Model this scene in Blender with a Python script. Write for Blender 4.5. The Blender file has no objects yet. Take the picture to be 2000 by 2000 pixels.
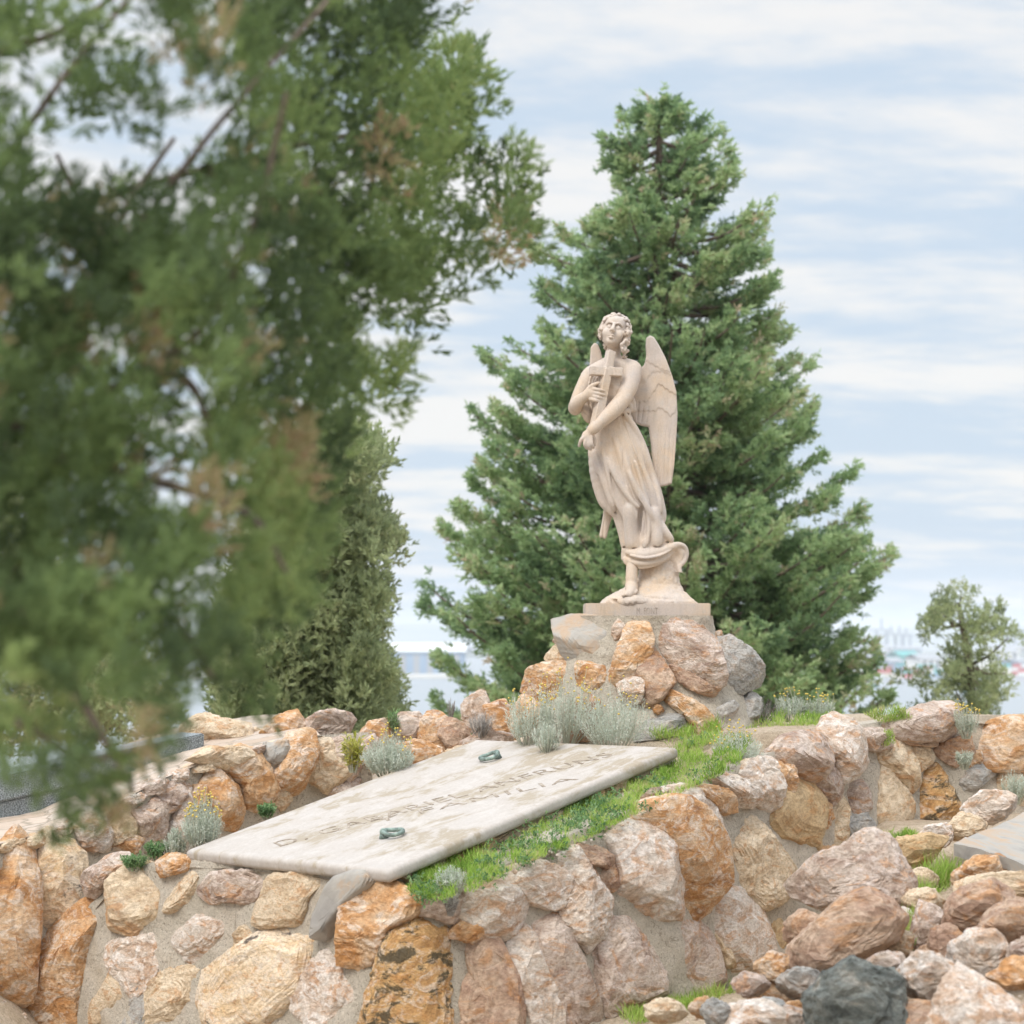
import bpy, bmesh, math, random
import numpy as np
from mathutils import Vector, Matrix

# ---------------------------------------------------------------- camera, sky, sun, exposure
scene = bpy.context.scene
col = scene.collection
CAM_H = 1.74
FPX = 4166.0                       # focal length in photo pixels (photo is 2000 px square)
PITCH = math.atan(235.0 / FPX)
cam_d = bpy.data.cameras.new('camera')
cam = bpy.data.objects.new('camera', cam_d)
col.objects.link(cam)
cam.location = (0, 0, CAM_H)
cam.rotation_euler = (math.radians(90) + PITCH, 0, 0)
cam_d.sensor_width = 24.0
cam_d.lens = 24.0 * FPX / 2000.0
cam_d.clip_start = 0.05
cam_d.clip_end = 60000
cam_d.dof.use_dof = True
cam_d.dof.focus_distance = 10.9
cam_d.dof.aperture_fstop = 1.9
scene.camera = cam

SUN_EL, SUN_AZ = 50.0, -148.0      # azimuth from +Y (view direction), negative = towards the left
world = bpy.data.worlds.new('World')
scene.world = world
world.use_nodes = True
wt = world.node_tree
for n in list(wt.nodes): wt.nodes.remove(n)
def wn(t, **k):
    n = wt.nodes.new(t)
    for a, b in k.items(): setattr(n, a, b)
    return n
wout = wn('ShaderNodeOutputWorld'); bg = wn('ShaderNodeBackground')
sky = wn('ShaderNodeTexSky'); sky.sky_type = 'NISHITA'; sky.sun_disc = False
sky.sun_elevation = math.radians(SUN_EL); sky.sun_rotation = math.radians(SUN_AZ)
sky.dust_density = 3.0
tc = wn('ShaderNodeTexCoord'); sep = wn('ShaderNodeSeparateXYZ')
wt.links.new(tc.outputs['Generated'], sep.inputs[0])
def wm(op, a, b):
    n = wn('ShaderNodeMath', operation=op)
    for i, v in enumerate((a, b)):
        if v is None: continue
        if isinstance(v, (int, float)): n.inputs[i].default_value = v
        else: wt.links.new(v, n.inputs[i])
    return n.outputs[0]
zz = wm('ADD', wm('MAXIMUM', sep.outputs[2], 0.0), 0.16)
comb = wn('ShaderNodeCombineXYZ')
wt.links.new(wm('DIVIDE', sep.outputs[0], zz), comb.inputs[0])
wt.links.new(wm('DIVIDE', sep.outputs[1], zz), comb.inputs[1])
mp = wn('ShaderNodeMapping'); mp.inputs['Rotation'].default_value = (0, 0, math.radians(-58)); mp.inputs['Scale'].default_value = (1.0, 1.9, 1)
mp.inputs['Location'].default_value = (3.3, 1.2, 0)
wt.links.new(comb.outputs[0], mp.inputs[0])
nz = wn('ShaderNodeTexNoise'); nz.inputs['Scale'].default_value = 1.25; nz.inputs['Detail'].default_value = 7; nz.inputs['Roughness'].default_value = .55; nz.inputs['Distortion'].default_value = .35
wt.links.new(mp.outputs[0], nz.inputs['Vector'])
nz2 = wn('ShaderNodeTexNoise'); nz2.inputs['Scale'].default_value = 5.0; nz2.inputs['Detail'].default_value = 7; nz2.inputs['Roughness'].default_value = .62
wt.links.new(mp.outputs[0], nz2.inputs['Vector'])
mixn = wm('ADD', wm('MULTIPLY', nz.outputs[0], 0.68), wm('MULTIPLY', nz2.outputs[0], 0.32))
ramp = wn('ShaderNodeValToRGB'); ramp.color_ramp.elements[0].position = .42; ramp.color_ramp.elements[1].position = .59
ramp.color_ramp.interpolation = 'EASE'
wt.links.new(mixn, ramp.inputs[0])
# thin blue-grey gaps between bright high cloud
mixc = wn('ShaderNodeMix', data_type='RGBA')
mixc.inputs[6].default_value = (4.25, 5.05, 5.95, 1)
mixc.inputs[7].default_value = (6.6, 6.5, 6.35, 1)
wt.links.new(ramp.outputs[0], mixc.inputs[0])
mixs = wn('ShaderNodeMix', data_type='RGBA')
mixs.inputs[0].default_value = 0.90                # mostly overcast, a little clear sky comes through
wt.links.new(sky.outputs[0], mixs.inputs[6]); wt.links.new(mixc.outputs[2], mixs.inputs[7])
# an overcast sky is about three times brighter overhead than near the horizon
zen = wn('ShaderNodeMapRange'); zen.interpolation_type = 'SMOOTHSTEP'
zen.inputs['From Min'].default_value = .28; zen.inputs['From Max'].default_value = 1.0; zen.inputs['To Min'].default_value = 1.0; zen.inputs['To Max'].default_value = 2.7
wt.links.new(sep.outputs[2], zen.inputs['Value'])
vs = wn('ShaderNodeVectorMath', operation='SCALE'); wt.links.new(mixs.outputs[2], vs.inputs[0]); wt.links.new(zen.outputs[0], vs.inputs['Scale'])
wt.links.new(vs.outputs[0], bg.inputs[0])
bg.inputs[1].default_value = 0.10
wt.links.new(bg.outputs[0], wout.inputs[0])

sun_d = bpy.data.lights.new('sun', 'SUN'); sun_d.energy = 1.5; sun_d.angle = math.radians(20); sun_d.color = (1, .95, .87)
sun = bpy.data.objects.new('sun', sun_d); col.objects.link(sun)
az, el = math.radians(SUN_AZ), math.radians(SUN_EL)
sdir = Vector((math.sin(az) * math.cos(el), math.cos(az) * math.cos(el), math.sin(el)))
sun.rotation_euler = sdir.to_track_quat('Z', 'Y').to_euler()
sun.location = (-5, -5, 12)

scene.view_settings.view_transform = 'Standard'
scene.view_settings.look = 'None'
scene.view_settings.exposure = 0.56
scene.view_settings.gamma = 1
scene.cycles.use_denoising = True
scene.cycles.max_bounces = 7
scene.cycles.transparent_max_bounces = 8
scene.cycles.volume_bounces = 1

# ---------------------------------------------------------------- helpers
def P(px, py, Y):
    """photo pixel -> world point at forward distance Y"""
    a, b = (px - 1000) / FPX, -(py - 1000) / FPX
    c, s = math.cos(PITCH), math.sin(PITCH)
    vy, vz = c - b * s, s + b * c
    return Vector((a * Y / vy, Y, vz * Y / vy + CAM_H))

def mesh_np(name, verts, faces, mat=None, parent=None, smooth=True, attrs=None, loc=None):
    verts = np.asarray(verts, dtype=np.float32).copy()
    if loc is not None: verts -= np.array(loc, dtype=np.float32)
    faces = np.asarray(faces, dtype=np.int32)
    me = bpy.data.meshes.new(name)
    nf, k = faces.shape
    me.vertices.add(len(verts)); me.vertices.foreach_set('co', verts.ravel())
    me.loops.add(nf * k); me.loops.foreach_set('vertex_index', faces.ravel())
    me.polygons.add(nf)
    me.polygons.foreach_set('loop_start', np.arange(nf, dtype=np.int32) * k)
    me.polygons.foreach_set('loop_total', np.full(nf, k, dtype=np.int32))
    me.polygons.foreach_set('use_smooth', np.full(nf, smooth, dtype=bool))
    if attrs:
        for an, av in attrs.items():
            at = me.attributes.new(an, 'FLOAT', 'POINT'); at.data.foreach_set('value', np.asarray(av, dtype=np.float32))
    me.update(calc_edges=True)
    if mat: me.materials.append(mat)
    o = bpy.data.objects.new(name, me); col.objects.link(o)
    if loc is not None: o.location = loc
    if parent is not None:
        o.parent = parent
        o.matrix_parent_inverse = Matrix.Translation(-Vector(parent.location))
    return o

def from_bm(name, bm, mat=None, parent=None, smooth=False, loc=None):
    if loc is not None: bmesh.ops.translate(bm, vec=-Vector(loc), verts=bm.verts)
    me = bpy.data.meshes.new(name); bm.to_mesh(me); bm.free()
    for p in me.polygons: p.use_smooth = smooth
    if mat: me.materials.append(mat)
    o = bpy.data.objects.new(name, me); col.objects.link(o)
    if loc is not None: o.location = loc
    if parent is not None:
        o.parent = parent
        o.matrix_parent_inverse = Matrix.Translation(-Vector(parent.location))
    return o

def tag(o, label=None, cat=None, group=None, kind=None):
    if label: o['label'] = label
    if cat: o['category'] = cat
    if group: o['group'] = group
    if kind: o['kind'] = kind
    return o

def empty(name, loc, label, cat, group=None):
    o = bpy.data.objects.new(name, None); col.objects.link(o); o.location = loc
    o.empty_display_size = .1
    bpy.context.view_layer.update()
    return tag(o, label, cat, group)

def _hash(ix, iy, iz, seed):
    h = (ix * 374761393 + iy * 668265263 + iz * 2147483647 + seed * 144665) & 0xffffffff
    h = ((h ^ (h >> 13)) * 1274126177) & 0xffffffff
    h = h ^ (h >> 16)
    return (h & 0xffff) / 32767.5 - 1.0

def vnoise(p, seed=0):
    p = np.asarray(p, dtype=np.float64)
    i = np.floor(p).astype(np.int64); f = p - i
    u = f * f * f * (f * (f * 6 - 15) + 10)
    r = 0
    for dx in (0, 1):
        wx = u[..., 0] if dx else 1 - u[..., 0]
        for dy in (0, 1):
            wy = u[..., 1] if dy else 1 - u[..., 1]
            for dz in (0, 1):
                wz = u[..., 2] if dz else 1 - u[..., 2]
                r = r + wx * wy * wz * _hash(i[..., 0] + dx, i[..., 1] + dy, i[..., 2] + dz, seed)
    return r

def fbm(p, seed=0, octs=4, gain=.5, ridged=False):
    a, r, q = 1.0, 0, np.asarray(p, dtype=np.float64)
    for k in range(octs):
        n = vnoise(q, seed + k * 17)
        if ridged: n = 1 - 2 * np.abs(n)
        r = r + a * n; a *= gain; q = q * 2.03 + 5.3
    return r

_ico = {}
def ico(sub):
    if sub not in _ico:
        bm = bmesh.new(); bmesh.ops.create_icosphere(bm, subdivisions=sub, radius=1)
        v = np.array([x.co[:] for x in bm.verts]); f = np.array([[q.index for q in x.verts] for x in bm.faces]); bm.free()
        _ico[sub] = (v, f)
    return _ico[sub]

def tube(pts, rads, seg=8, verts=None, faces=None):
    """append a tapered tube to lists"""
    base = len(verts); n = len(pts); pts = [Vector(p) for p in pts]
    for i, p in enumerate(pts):
        t = (pts[min(i + 1, n - 1)] - pts[max(i - 1, 0)]).normalized()
        a = t.cross(Vector((.31, .17, .93)));
        if a.length < .1: a = t.cross(Vector((1, 0, 0)))
        a.normalize(); b = t.cross(a)
        for k in range(seg):
            an = 2 * math.pi * k / seg
            verts.append(tuple(p + (a * math.cos(an) + b * math.sin(an)) * rads[i]))
    for i in range(n - 1):
        for k in range(seg):
            faces.append((base + i * seg + k, base + i * seg + (k + 1) % seg, base + (i + 1) * seg + (k + 1) % seg, base + (i + 1) * seg + k))

# ---------------------------------------------------------------- materials
def new_mat(name):
    m = bpy.data.materials.new(name); m.use_nodes = True
    nt = m.node_tree; b = nt.nodes['Principled BSDF']
    b.inputs['Roughness'].default_value = .85
    try: b.inputs['Specular IOR Level'].default_value = .25
    except Exception: pass
    return m, nt, b
def nnode(nt, t, **k):
    n = nt.nodes.new(t)
    for a, b in k.items():
        if isinstance(a, str) and hasattr(n, a): setattr(n, a, b)
    return n
def noise(nt, vec, scale, detail=4, rough=.55, dist=0):
    n = nt.nodes.new('ShaderNodeTexNoise')
    n.inputs['Scale'].default_value = scale; n.inputs['Detail'].default_value = detail
    n.inputs['Roughness'].default_value = rough; n.inputs['Distortion'].default_value = dist
    nt.links.new(vec, n.inputs['Vector']); return n.outputs[0]
def ramp_(nt, fac, stops, interp='LINEAR'):
    r = nt.nodes.new('ShaderNodeValToRGB'); r.color_ramp.interpolation = interp
    el_ = r.color_ramp.elements
    while len(el_) < len(stops): el_.new(.5)
    for e, (p, c) in zip(el_, stops):
        e.position = p; e.color = (c[0], c[1], c[2], 1) if len(c) == 3 else c
    nt.links.new(fac, r.inputs[0]); return r.outputs[0]
def mix(nt, fac, a, b, mode='MIX'):
    n = nt.nodes.new('ShaderNodeMix'); n.data_type = 'RGBA'; n.blend_type = mode
    for sock, v in ((n.inputs[0], fac), (n.inputs[6], a), (n.inputs[7], b)):
        if isinstance(v, (int, float)): sock.default_value = v
        elif isinstance(v, tuple): sock.default_value = (*v, 1)
        else: nt.links.new(v, sock)
    return n.outputs[2]
def bump(nt, b, h, strength=.5, dist=.01, prev=None):
    n = nt.nodes.new('ShaderNodeBump'); n.inputs['Strength'].default_value = strength; n.inputs['Distance'].default_value = dist
    nt.links.new(h, n.inputs['Height'])
    if prev: nt.links.new(prev, n.inputs['Normal'])
    nt.links.new(n.outputs[0], b.inputs['Normal']); return n.outputs[0]
def objvec(nt, randomise=True):
    t = nt.nodes.new('ShaderNodeTexCoord')
    if not randomise: return t.outputs['Object']
    oi = nt.nodes.new('ShaderNodeObjectInfo'); m = nt.nodes.new('ShaderNodeMath'); m.operation = 'MULTIPLY'; m.inputs[1].default_value = 37.0
    nt.links.new(oi.outputs['Random'], m.inputs[0])
    a = nt.nodes.new('ShaderNodeVectorMath'); a.operation = 'ADD'
    nt.links.new(t.outputs['Object'], a.inputs[0]); nt.links.new(m.outputs[0], a.inputs[1])
    return a.outputs[0]

def rock_mat(name, cols, vein=(.70, .62, .54), veinamt=.5, stain=None, stainpos=.62, rough=.8, rust=.42):
    m, nt, b = new_mat(name)
    v0 = objvec(nt); oi2 = nt.nodes.new('ShaderNodeObjectInfo'); mr = nt.nodes.new('ShaderNodeMapRange'); mr.inputs['To Min'].default_value = .55; mr.inputs['To Max'].default_value = 1.45
    nt.links.new(oi2.outputs['Random'], mr.inputs['Value']); vsc = nt.nodes.new('ShaderNodeVectorMath'); vsc.operation = 'SCALE'; nt.links.new(v0, vsc.inputs[0]); nt.links.new(mr.outputs[0], vsc.inputs['Scale'])
    # bedding direction: squash the pattern a little
    mpb = nt.nodes.new('ShaderNodeMapping'); mpb.inputs['Rotation'].default_value = (.5, .7, .3); mpb.inputs['Scale'].default_value = (1, 1, 1.8); nt.links.new(vsc.outputs[0], mpb.inputs[0]); v = mpb.outputs[0]
    n1 = noise(nt, v, 5.5, 6, .62, .8)
    k = len(cols)
    c = ramp_(nt, n1, [(.30 + .42 * i / (k - 1), cols[i]) for i in range(k)])
    # quartz veins and patches
    n2 = noise(nt, v, 9, 8, .70, 1.4)
    f2 = ramp_(nt, n2, [(.50, (0, 0, 0)), (.58, (veinamt,) * 3), (.75, (veinamt,) * 3)])
    c = mix(nt, f2, c, vein)
    # rusty iron staining
    n4 = noise(nt, v, 5.2, 8, .72, 1.9)
    f4 = ramp_(nt, n4, [(.53, (0, 0, 0)), (.60, (min(1, rust * 1.25),) * 3)])
    c = mix(nt, f4, c, (.46, .215, .07))
    if stain:
        n3 = noise(nt, v, 5.5, 8, .72, .6)
        f3 = ramp_(nt, n3, [(stainpos, (0, 0, 0)), (stainpos + .06, (.9,) * 3)])
        c = mix(nt, f3, c, stain)
    n5 = noise(nt, v, 60, 5, .7)
    dk = ramp_(nt, n5, [(.3, (.62, .60, .58)), (.6, (1.12, 1.12, 1.12))])
    c = mix(nt, 1.0, c, dk, 'MULTIPLY')
    # dark cracks
    n6 = noise(nt, v, 16, 6, .6, 2.5)
    cr = ramp_(nt, n6, [(.488, (1, 1, 1)), (.5, (.40, .33, .28)), (.512, (1, 1, 1))])
    c = mix(nt, .7, c, cr, 'MULTIPLY')
    nt.links.new(c, b.inputs['Base Color'])
    b.inputs['Roughness'].default_value = rough
    bp = bump(nt, b, n2, .75, .014); bump(nt, b, n5, .6, .004, bp)
    return m
# ---- palette
OR = [(.30, .13, .045), (.52, .27, .09), (.66, .43, .22), (.72, .58, .42)]
MAT = {}
MAT['O'] = rock_mat('orange quartzite', [(.30, .15, .075), (.50, .27, .12), (.58, .40, .25), (.62, .51, .41)], veinamt=.6, rust=.55)
MAT['W'] = rock_mat('pale quartz rock', [(.40, .26, .17), (.54, .42, .33), (.62, .55, .48), (.52, .37, .26)], vein=(.72, .66, .61), veinamt=.8)
MAT['P'] = rock_mat('pinkish quartzite', [(.25, .165, .13), (.40, .30, .24), (.53, .44, .37), (.45, .34, .26)], vein=(.64, .55, .50), veinamt=.55)
MAT['T'] = rock_mat('tan sandstone rock', [(.40, .28, .18), (.56, .43, .29), (.64, .52, .38), (.60, .46, .30)], vein=(.70, .62, .50), veinamt=.35)
MAT['S'] = rock_mat('smooth ochre sandstone', [(.44, .30, .17), (.52, .37, .21), (.56, .43, .27)], vein=(.62, .47, .30), veinamt=.25)
MAT['G'] = rock_mat('grey stone', [(.22, .22, .21), (.34, .33, .31), (.43, .41, .38), (.40, .34, .28)], vein=(.50, .47, .43), veinamt=.3, rust=.15)
MAT['D'] = rock_mat('dark slate rock', [(.05, .055, .05), (.11, .12, .11), (.20, .21, .19), (.36, .33, .28)], vein=(.2, .2, .18), veinamt=.2, rust=.0)
MAT['B'] = rock_mat('brown rock', [(.22, .13, .09), (.38, .25, .18), (.50, .36, .26), (.42, .30, .22)], vein=(.58, .46, .36), veinamt=.35)
MAT['K'] = rock_mat('orange rock with black lichen', [(.38, .20, .08), (.52, .32, .14), (.60, .45, .28)], stain=(.06, .05, .03), stainpos=.50)
MAT['X'] = rock_mat('cream rock with black stains', [(.58, .40, .22), (.70, .56, .40), (.74, .62, .48)], stain=(.07, .06, .055), stainpos=.58)
# smooth grey slab stone
m, nt, b = new_mat('smooth grey cut stone'); v = objvec(nt)
c = ramp_(nt, noise(nt, v, 5, 6, .6, .6), [(.3, (.28, .26, .24)), (.5, (.37, .345, .31)), (.62, (.42, .31, .22)), (.75, (.38, .35, .31))])
nt.links.new(c, b.inputs['Base Color']); bump(nt, b, noise(nt, v, 90, 4), .3, .003); MAT['C'] = m
# mortar
m, nt, b = new_mat('sandy cement mortar'); v = objvec(nt, False)
big = noise(nt, v, 1.6, 6, .6, .5); sm = noise(nt, v, 60, 6, .75); gr = noise(nt, v, 260, 2, .6)
c = ramp_(nt, big, [(.3, (.48, .43, .35)), (.45, (.60, .54, .45)), (.55, (.66, .59, .50)), (.7, (.57, .48, .37))])
c = mix(nt, .7, c, ramp_(nt, sm, [(.3, (.70, .69, .67)), (.65, (1.08, 1.07, 1.05))]), 'MULTIPLY')
c = mix(nt, .55, c, ramp_(nt, gr, [(.35, (.62, .58, .54)), (.55, (1.05, 1.05, 1.05))]), 'MULTIPLY')
ck = ramp_(nt, noise(nt, v, 2.3, 8, .62, 1.2), [(.494, (1, 1, 1)), (.5, (.35, .30, .25)), (.506, (1, 1, 1))]); c = mix(nt, .7, c, ck, 'MULTIPLY')
pv_n = ramp_(nt, noise(nt, v, 95, 1, .4), [(.66, (0, 0, 0)), (.70, (.8,) * 3)]); c = mix(nt, pv_n, c, (.30, .25, .20))
nt.links.new(c, b.inputs['Base Color']); b.inputs['Roughness'].default_value = .95
bp = bump(nt, b, sm, 1.0, .016); bump(nt, b, gr, .8, .003, bp); MORTAR = m

def rock(name, pts, n, out, inn, mat, parent=None, seed=0, sub=4, rough=1.0, facets=7, shift=.0, grow=1.34, face=False):
    """a broken stone whose outline follows pts (world points), bulging along n by out and reaching back by inn"""
    rng = random.Random(seed * 7919 + 13)
    pts = np.array([p[:] for p in pts]); c = pts.mean(0); n = np.array(n[:]); n = n / np.linalg.norm(n)
    u = np.cross((0, 0, 1.0), n); u /= np.linalg.norm(u); w = np.cross(n, u)
    q = np.stack([(pts - c) @ u, (pts - c) @ w], 1)
    q2 = np.roll(q, -1, 0)
    # area centroid
    cr = q[:, 0] * q2[:, 1] - q2[:, 0] * q[:, 1]; A = cr.sum() / 2
    if abs(A) > 1e-8:
        cx = ((q[:, 0] + q2[:, 0]) * cr).sum() / (6 * A); cy = ((q[:, 1] + q2[:, 1]) * cr).sum() / (6 * A)
        q = q - (cx, cy); c = c + u * cx + w * cy; q2 = np.roll(q, -1, 0)
    t = np.linspace(0, 1, 24, endpoint=False)[None, :, None]
    d = (q[:, None, :] * (1 - t) + q2[:, None, :] * t).reshape(-1, 2)
    ang = np.arctan2(d[:, 1], d[:, 0]); rad = np.hypot(d[:, 0], d[:, 1])
    o = np.argsort(ang); ang = ang[o]; rad = rad[o]
    ang = np.concatenate([ang - 2 * np.pi, ang, ang + 2 * np.pi]); rad = np.tile(rad, 3)
    V, F = ico(sub)
    th = np.arctan2(V[:, 1], V[:, 0]); R = np.interp(th, ang, rad)
    size = rad.mean()
    ph = np.hypot(V[:, 0], V[:, 1])
    s = ph ** .5
    x = np.cos(th) * R * s * grow; y = np.sin(th) * R * s * grow
    z = np.sign(V[:, 2]) * np.clip(1 - ph ** 4.5, 0, 1) ** .6
    z = np.where(V[:, 2] > 0, z * out * 1.3, z * inn) + shift
    p = np.stack([x, y, z], 1)
    # broken facets: the stone is clipped by random fracture planes
    ctr = np.array([0, 0, -inn * .3]); r_ = p - ctr; tmin = np.full(len(p), 1.0)
    for k in range(facets + 4):
        fn = np.array([rng.gauss(0, 1), rng.gauss(0, 1), rng.gauss(0, .8) + .35]) if not face else np.array([rng.gauss(0, 1), rng.gauss(0, 1), abs(rng.gauss(0, .6)) + 1.1]); fn /= np.linalg.norm(fn)
        dd = r_ @ fn; lim = dd.max() * (rng.uniform(.62, .92) if not face else rng.uniform(.60, .96))
        tmin = np.minimum(tmin, np.where(dd > 1e-6, lim / np.maximum(dd, 1e-6), 9))
    p = ctr + r_ * tmin[:, None]
    N = V.copy(); off = rng.uniform(0, 50)
    sc = 1 / max(size, .02)
    for k in range(facets):       # smaller secondary breaks
        tilt = rng.uniform(.35, 1.35); a = rng.uniform(0, 2 * math.pi)
        fn = np.array([math.sin(tilt) * math.cos(a), math.sin(tilt) * math.sin(a), math.cos(tilt)])
        lim = ((p - ctr) @ fn).max() * rng.uniform(.86, .96); p = p - np.outer(np.maximum((p - ctr) @ fn - lim, 0) * .95, fn)
    f1 = fbm(p * sc * 1.1 + off, seed, 3)
    f2 = fbm(p * 22 + off, seed + 5, 4, .55, True)
    f3 = fbm(p * 75 + off, seed + 9, 3, .55)
    sd = np.array([rng.gauss(0, 1), rng.gauss(0, 1), rng.gauss(0, .5)]); sd /= np.linalg.norm(sd)
    q_ = (p @ sd) * rng.uniform(24, 42) + f1 * 1.1; st = (q_ - np.floor(q_)); st = np.where(st < .82, st / .82, (1 - st) / .18)      # splintery bedding steps
    p = p + N * ((st - .5) * .0062 * rough * (1 if seed % 3 else .35))[:, None]
    p = p + N * ((f1 * size * .035 + f2 * .0055 * rough + f3 * .0026 * rough)[:, None])
    wv = c + p[:, :1] * u + p[:, 1:2] * w + p[:, 2:3] * n
    cc = tuple(c)
    return mesh_np(name, wv, F, mat, parent, smooth=False, loc=cc)

# ---- zoom windows of the photograph -> photo pixels
ZW = {'5': (0, 1580, 2.76), '6': (600, 1580, 2.76), '7': (1100, 1350, 2.147), '2': (0, 1000, 2.273), 'p': (1000, 1180, 3.864), 's': (340, 1400, 1.932), 'x': (0, 0, 1.0)}
def zp(z, pts):
    a, b_, s = ZW[z]
    return [(a + x / s, b_ + y / s) for x, y in pts]

class Curtain:
    """a battered masonry face hanging below a top edge given as (px, py, Y)"""
    def __init__(s, top, batter=.14):
        s.px = [t[0] for t in top]; s.py = [t[1] for t in top]; s.Y = [t[2] for t in top]; s.batter = batter
    def top(s, px): return P(px, float(np.interp(px, s.px, s.py)), float(np.interp(px, s.px, s.Y)))
    def at(s, px, py):
        Y = float(np.interp(px, s.px, s.Y)); zt = s.top(px).z
        for _ in range(3):
            p = P(px, py, Y); Y = float(np.interp(px, s.px, s.Y)) - s.batter * max(zt - p.z, -.1)
        return P(px, py, Y)
    def normal(s, px):
        a = s.top(px - 12); b_ = s.top(px + 12); t = (b_ - a); t.z = 0; t.normalize()
        n = Vector((t.y, -t.x, s.batter)); n.normalize(); return n
    def body(s, name, zbot, mat, parent, thick=.22, x0=None, x1=None, amp=.017, seed=3, lip=.0):
        x0 = x0 or s.px[0]; x1 = x1 or s.px[-1]
        xs = np.arange(x0, x1 + 1, 5.0); rows = 46
        V = []; nx = len(xs)
        prev = None
        tops = [s.top(x) for x in xs]; nrm = [s.normal(x) for x in xs]
        # smooth the normals round the corner
        na = np.array([n[:] for n in nrm]);
        for _ in range(6): na[1:-1] = (na[:-2] + na[1:-1] * 2 + na[2:]) / 4
        na /= np.linalg.norm(na, axis=1)[:, None]
        for i, x in enumerate(xs):
            T = np.array(tops[i][:]); n = na[i]; h = np.array([n[0], n[1], 0]); h /= np.linalg.norm(h)
            for j in range(rows):
                if j < 6: # top strip going back
                    k = (5 - j) / 5; V.append(T - h * thick * k + np.array([0, 0, .012 - .02 * k]))
                else:
                    k = (j - 5) / (rows - 6); z = T[2] + (zbot - T[2]) * k
                    V.append(np.array([T[0], T[1], z]) + h * (s.batter * (T[2] - z)))
        V = np.array(V); NN = np.repeat(na, rows, 0)
        dsp = fbm(V * 3.2, seed, 3) * amp * 1.2 + fbm(V * 14, seed + 3, 3) * amp * .5
        V = V + NN * dsp[:, None]
        F = [(i * rows + j, i * rows + j + 1, (i + 1) * rows + j + 1, (i + 1) * rows + j) for i in range(nx - 1) for j in range(rows - 1)]
        return mesh_np(name, V, F, mat, parent, smooth=True)

def wall_stone(cur, z, pts, code, out=.055, parent=None, seed=0, sub=4, inn=.10, rough=1.0, facets=6, name='stone', grow=1.14):
    q = zp(z, pts); w = [cur.at(*a) for a in q]
    mx = sum(a[0] for a in q) / len(q)
    return rock(name, w, cur.normal(mx), out, inn, MAT[code], parent, seed, sub, rough, facets, .020, grow, True)

# ================================================================= TERRAIN
def smooth01(a): a = np.clip(a, 0, 1); return a * a * (3 - 2 * a)
def ground_z(x, y):
    z = -1.95 + .25 * smooth01((x + .1) / .6) + .24 * smooth01((-x - 2.2) / .3)
    z = z + .40 * smooth01((x - 1.2) / .75) + .28 * smooth01((x - 1.5) / .5) * smooth01((y - 9.6) / 1.2) + .20 * smooth01((9.3 - y) / 1.2) * smooth01((x - .3) / .4) * (1 - smooth01((x - 1.1) / .3))
    z = np.where(y > 12.5, z + smooth01((y - 12.5) / 1.5) * .3, z)
    back = np.maximum(y - 14.0, 0)
    z = z - back * .16 - np.maximum(y - 36, 0) * .30
    return np.maximum(z, -36.0) + CAM_H
xs = np.concatenate([-np.geomspace(3000, 9, 22), np.linspace(-8, 8, 161), np.geomspace(9, 3000, 22)])
ys = np.concatenate([np.linspace(-30, 2, 12), np.linspace(2.1, 16, 140), np.geomspace(16.5, 160, 40)])
X, Y = np.meshgrid(xs, ys, indexing='ij'); Z = ground_z(X, Y)
V = np.stack([X, Y, Z], -1).reshape(-1, 3)
near = np.exp(-np.maximum(np.hypot(V[:, 0], V[:, 1] - 9) - 7, 0) / 5)
V[:, 2] += (fbm(V * 1.7, 5, 3) * .025 + fbm(V * 9, 8, 2) * .010) * near + fbm(V * .15, 3, 3) * .3 * (1 - near)
nx, ny = len(xs), len(ys)
F = [(i * ny + j, (i + 1) * ny + j, (i + 1) * ny + j + 1, i * ny + j + 1) for i in range(nx - 1) for j in range(ny - 1)]
m, nt, b = new_mat('sandy soil and gravel'); v = objvec(nt, False)
n1 = noise(nt, v, 2.2, 5, .6, .4); n2 = noise(nt, v, 45, 6, .75); n3 = noise(nt, v, 150, 3, .6)
c = ramp_(nt, n1, [(.35, (.46, .37, .27)), (.55, (.60, .50, .39)), (.75, (.52, .42, .30))])
c = mix(nt, .8, c, ramp_(nt, n2, [(.32, (.55, .5, .45)), (.6, (1.12, 1.1, 1.07))]), 'MULTIPLY')
c = mix(nt, .5, c, ramp_(nt, n3, [(.35, (.6, .56, .5)), (.6, (1.1, 1.1, 1.1))]), 'MULTIPLY')
nt.links.new(c, b.inputs['Base Color']); b.inputs['Roughness'].default_value = .95
bp = bump(nt, b, n2, .9, .02); bump(nt, b, n3, .6, .006, bp); SOIL = m
tag(mesh_np('ground', V, F, SOIL), kind='structure')

# water of the harbour, down below the hill
bm = bmesh.new(); SEA = -32 + CAM_H
for x, y in ((-30000, 95), (30000, 95), (30000, 45000), (-30000, 45000)): bm.verts.new((x, y, SEA))
bm.faces.new(bm.verts)
m, nt, b = new_mat('harbour water'); v = objvec(nt, False)
b.inputs['Base Color'].default_value = (.27, .30, .32, 1); b.inputs['Roughness'].default_value = .35; b.inputs['Specular IOR Level'].default_value = .8
bump(nt, b, noise(nt, v, .25, 4, .6), .25, 1.0)
tag(from_bm('water', bm, m), kind='structure')

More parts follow.
